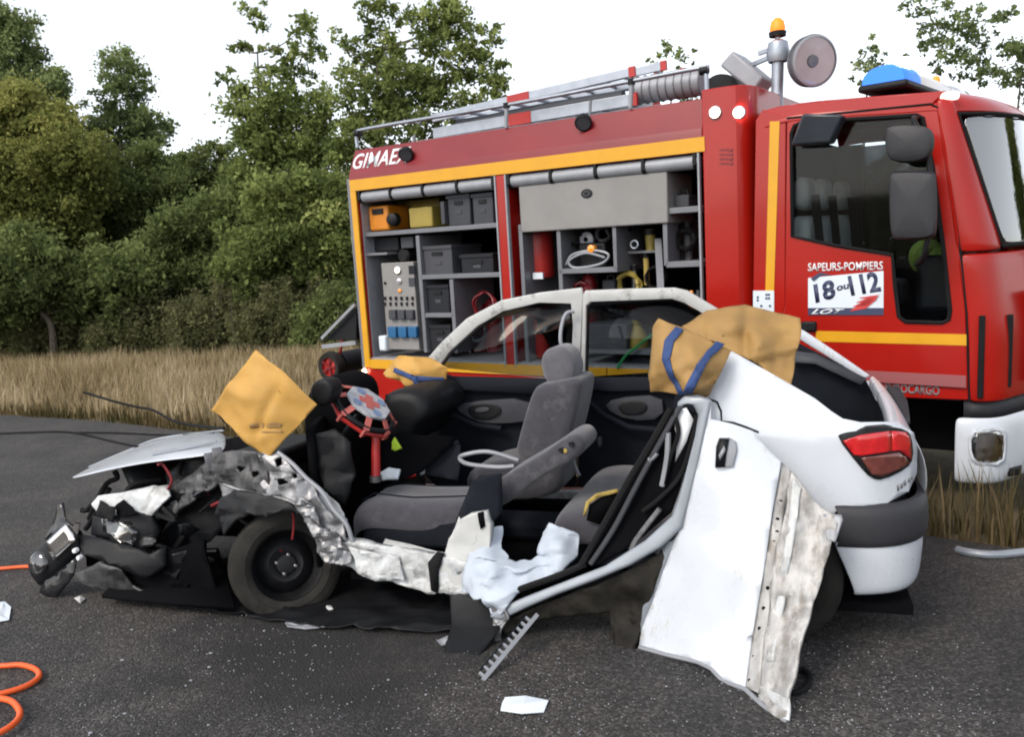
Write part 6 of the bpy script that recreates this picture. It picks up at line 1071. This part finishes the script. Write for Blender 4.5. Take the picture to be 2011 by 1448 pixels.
tree('oak_tree', 'big oak by the road ahead, mirrored in the cab windscreen', 'tree', [(3500, -150, 230), (3750, -50, 250), (3600, 100, 230), (3900, -250, 230), (3400, 80, 200), (3800, 150, 220), (4100, -60, 240)], 9, 3700, 'leaf_oak', .10, .7, group=G)
S_ = 'shrubs along the foot of the wood'
for i, (a, b, y0, lab, mt_) in enumerate(((-60, 130, 520, 'olive scrub bush under the yellowing tree', 'leaf_scrub'), (70, 290, 545, 'brownish scrub bush left of the lowest bushes', 'leaf_scrub'), (220, 420, 565, 'low olive bramble bush at the edge of the dry grass', 'leaf_scrub'), (350, 560, 555, 'grey-brown bush of bare twigs and small leaves', 'leaf_scrub'), (490, 690, 545, 'tall olive bush behind the diamond-shaped cloth', 'leaf_scrub'), (600, 740, 560, 'mid green bush beside the raised rear flap', 'leaf_dark'))):
    shrub('scrub_bush', lab, a, b, y0, 690, 25.5-.9*i, mt_, .075, 150, S_)
# the depth of the wood behind, one mass
P = []
for k in range(34000):
    px = rng.uniform(-260, 760); Y = rng.uniform(33, 40); topy = 380+60*math.sin(px*.011)+40*math.sin(px*.03+1); py = rng.uniform(topy, 720); q = at_y(px, py, Y); P.append((q.x, q.y, max(.05, q.z)))
V, F, ti = leaf_quads(np.array(P), .28, .55); o = tri_mesh('woodland', V, F, ti, 'leaf_dark'); tag(o, 'dense dark wood closing the view behind the single trees', 'wood', kind='stuff')
P = []
for k in range(26000):
    px = rng.uniform(760, 2700); Y = rng.uniform(33, 41); py = rng.uniform(330+40*math.sin(px*.013), 640); q = at_y(px, py, Y); P.append((q.x, q.y, max(.05, q.z)))
V, F, ti = leaf_quads(np.array(P), .40, .3); o = tri_mesh('woodland', V, F, ti, 'leaf_dark'); tag(o, 'dense dark wood hidden behind the fire engine', 'wood', kind='stuff')
def blades(name, label, n, sampler, h0, h1, mt, w=.008, bias=.55):
    P = np.array([sampler() for _ in range(n)]); n = len(P); h = rng.uniform(h0, h1, n)*np.array([max(.35, .85+.9*noise.noise(Vector((p[0]*.55, p[1]*.55, 7)))) for p in P]); a = rng.uniform(0, 2*math.pi, n); ln = rng.uniform(.05, .45, n)*h; d = np.stack([np.cos(a), np.sin(a), np.zeros(n)], 1); sd_ = np.stack([-np.sin(a), np.cos(a), np.zeros(n)], 1)
    ww = w*rng.uniform(.6, 1.5, n)[:, None]; up = np.array([0, 0, 1.]); m_ = P+up*h[:, None]*.55+d*ln[:, None]*.3; t_ = P+up*h[:, None]+d*ln[:, None]
    V = np.stack([P-sd_*ww, P+sd_*ww, m_+sd_*ww*.8, m_-sd_*ww*.8, t_], 1).reshape(-1, 3); k = np.arange(n)*5; F = np.concatenate([np.stack([k, k+1, k+2], 1), np.stack([k, k+2, k+3], 1), np.stack([k+3, k+2, k+4], 1)]); ti = np.clip(bias+rng.normal(size=n)*.22+np.array([.45*noise.noise(Vector((p[0]*.8, p[1]*.8, 1))) for p in P]), 0, 1)
    o = tri_mesh(name, V, F, np.concatenate([ti, ti, ti]), mt); return tag(o, label, 'grass', kind='stuff')
def on_verge(s0, s1, o0, o1):
    def f():
        while True:
            s, off = rng.uniform(s0, s1), -abs(rng.uniform(o0, o1)); p = EDGE_P+EDGE_D*s+EDGE_N*(off+edge_off(s)); q = TR_M @ (p-TR_O)
            if -.5 < q.x < 5.4 and -2.5 < q.y < .12: continue
            if noise.noise(Vector((p.x*.6, p.y*.6, 3))) < rng.uniform(-.75, .15): continue
            return (p.x, p.y, -.036)
    return f
blades('dry_grass', 'tall straw-coloured dry grass between road and wood', 120000, on_verge(-24, 5, .15, 15.5), .16, .56, 'straw', .009, .52)
blades('dry_grass', 'short greenish grass fringing the road edge', 12000, on_verge(-16, 3, .0, .9), .05, .22, 'grass_mixed', .008, .3)
blades('dry_grass', 'rough brown grass growing before the front bumper of the engine', 7500, on_verge(6.2, 11.5, .0, 2.6), .06, .34, 'grass_mixed', .005, .5)
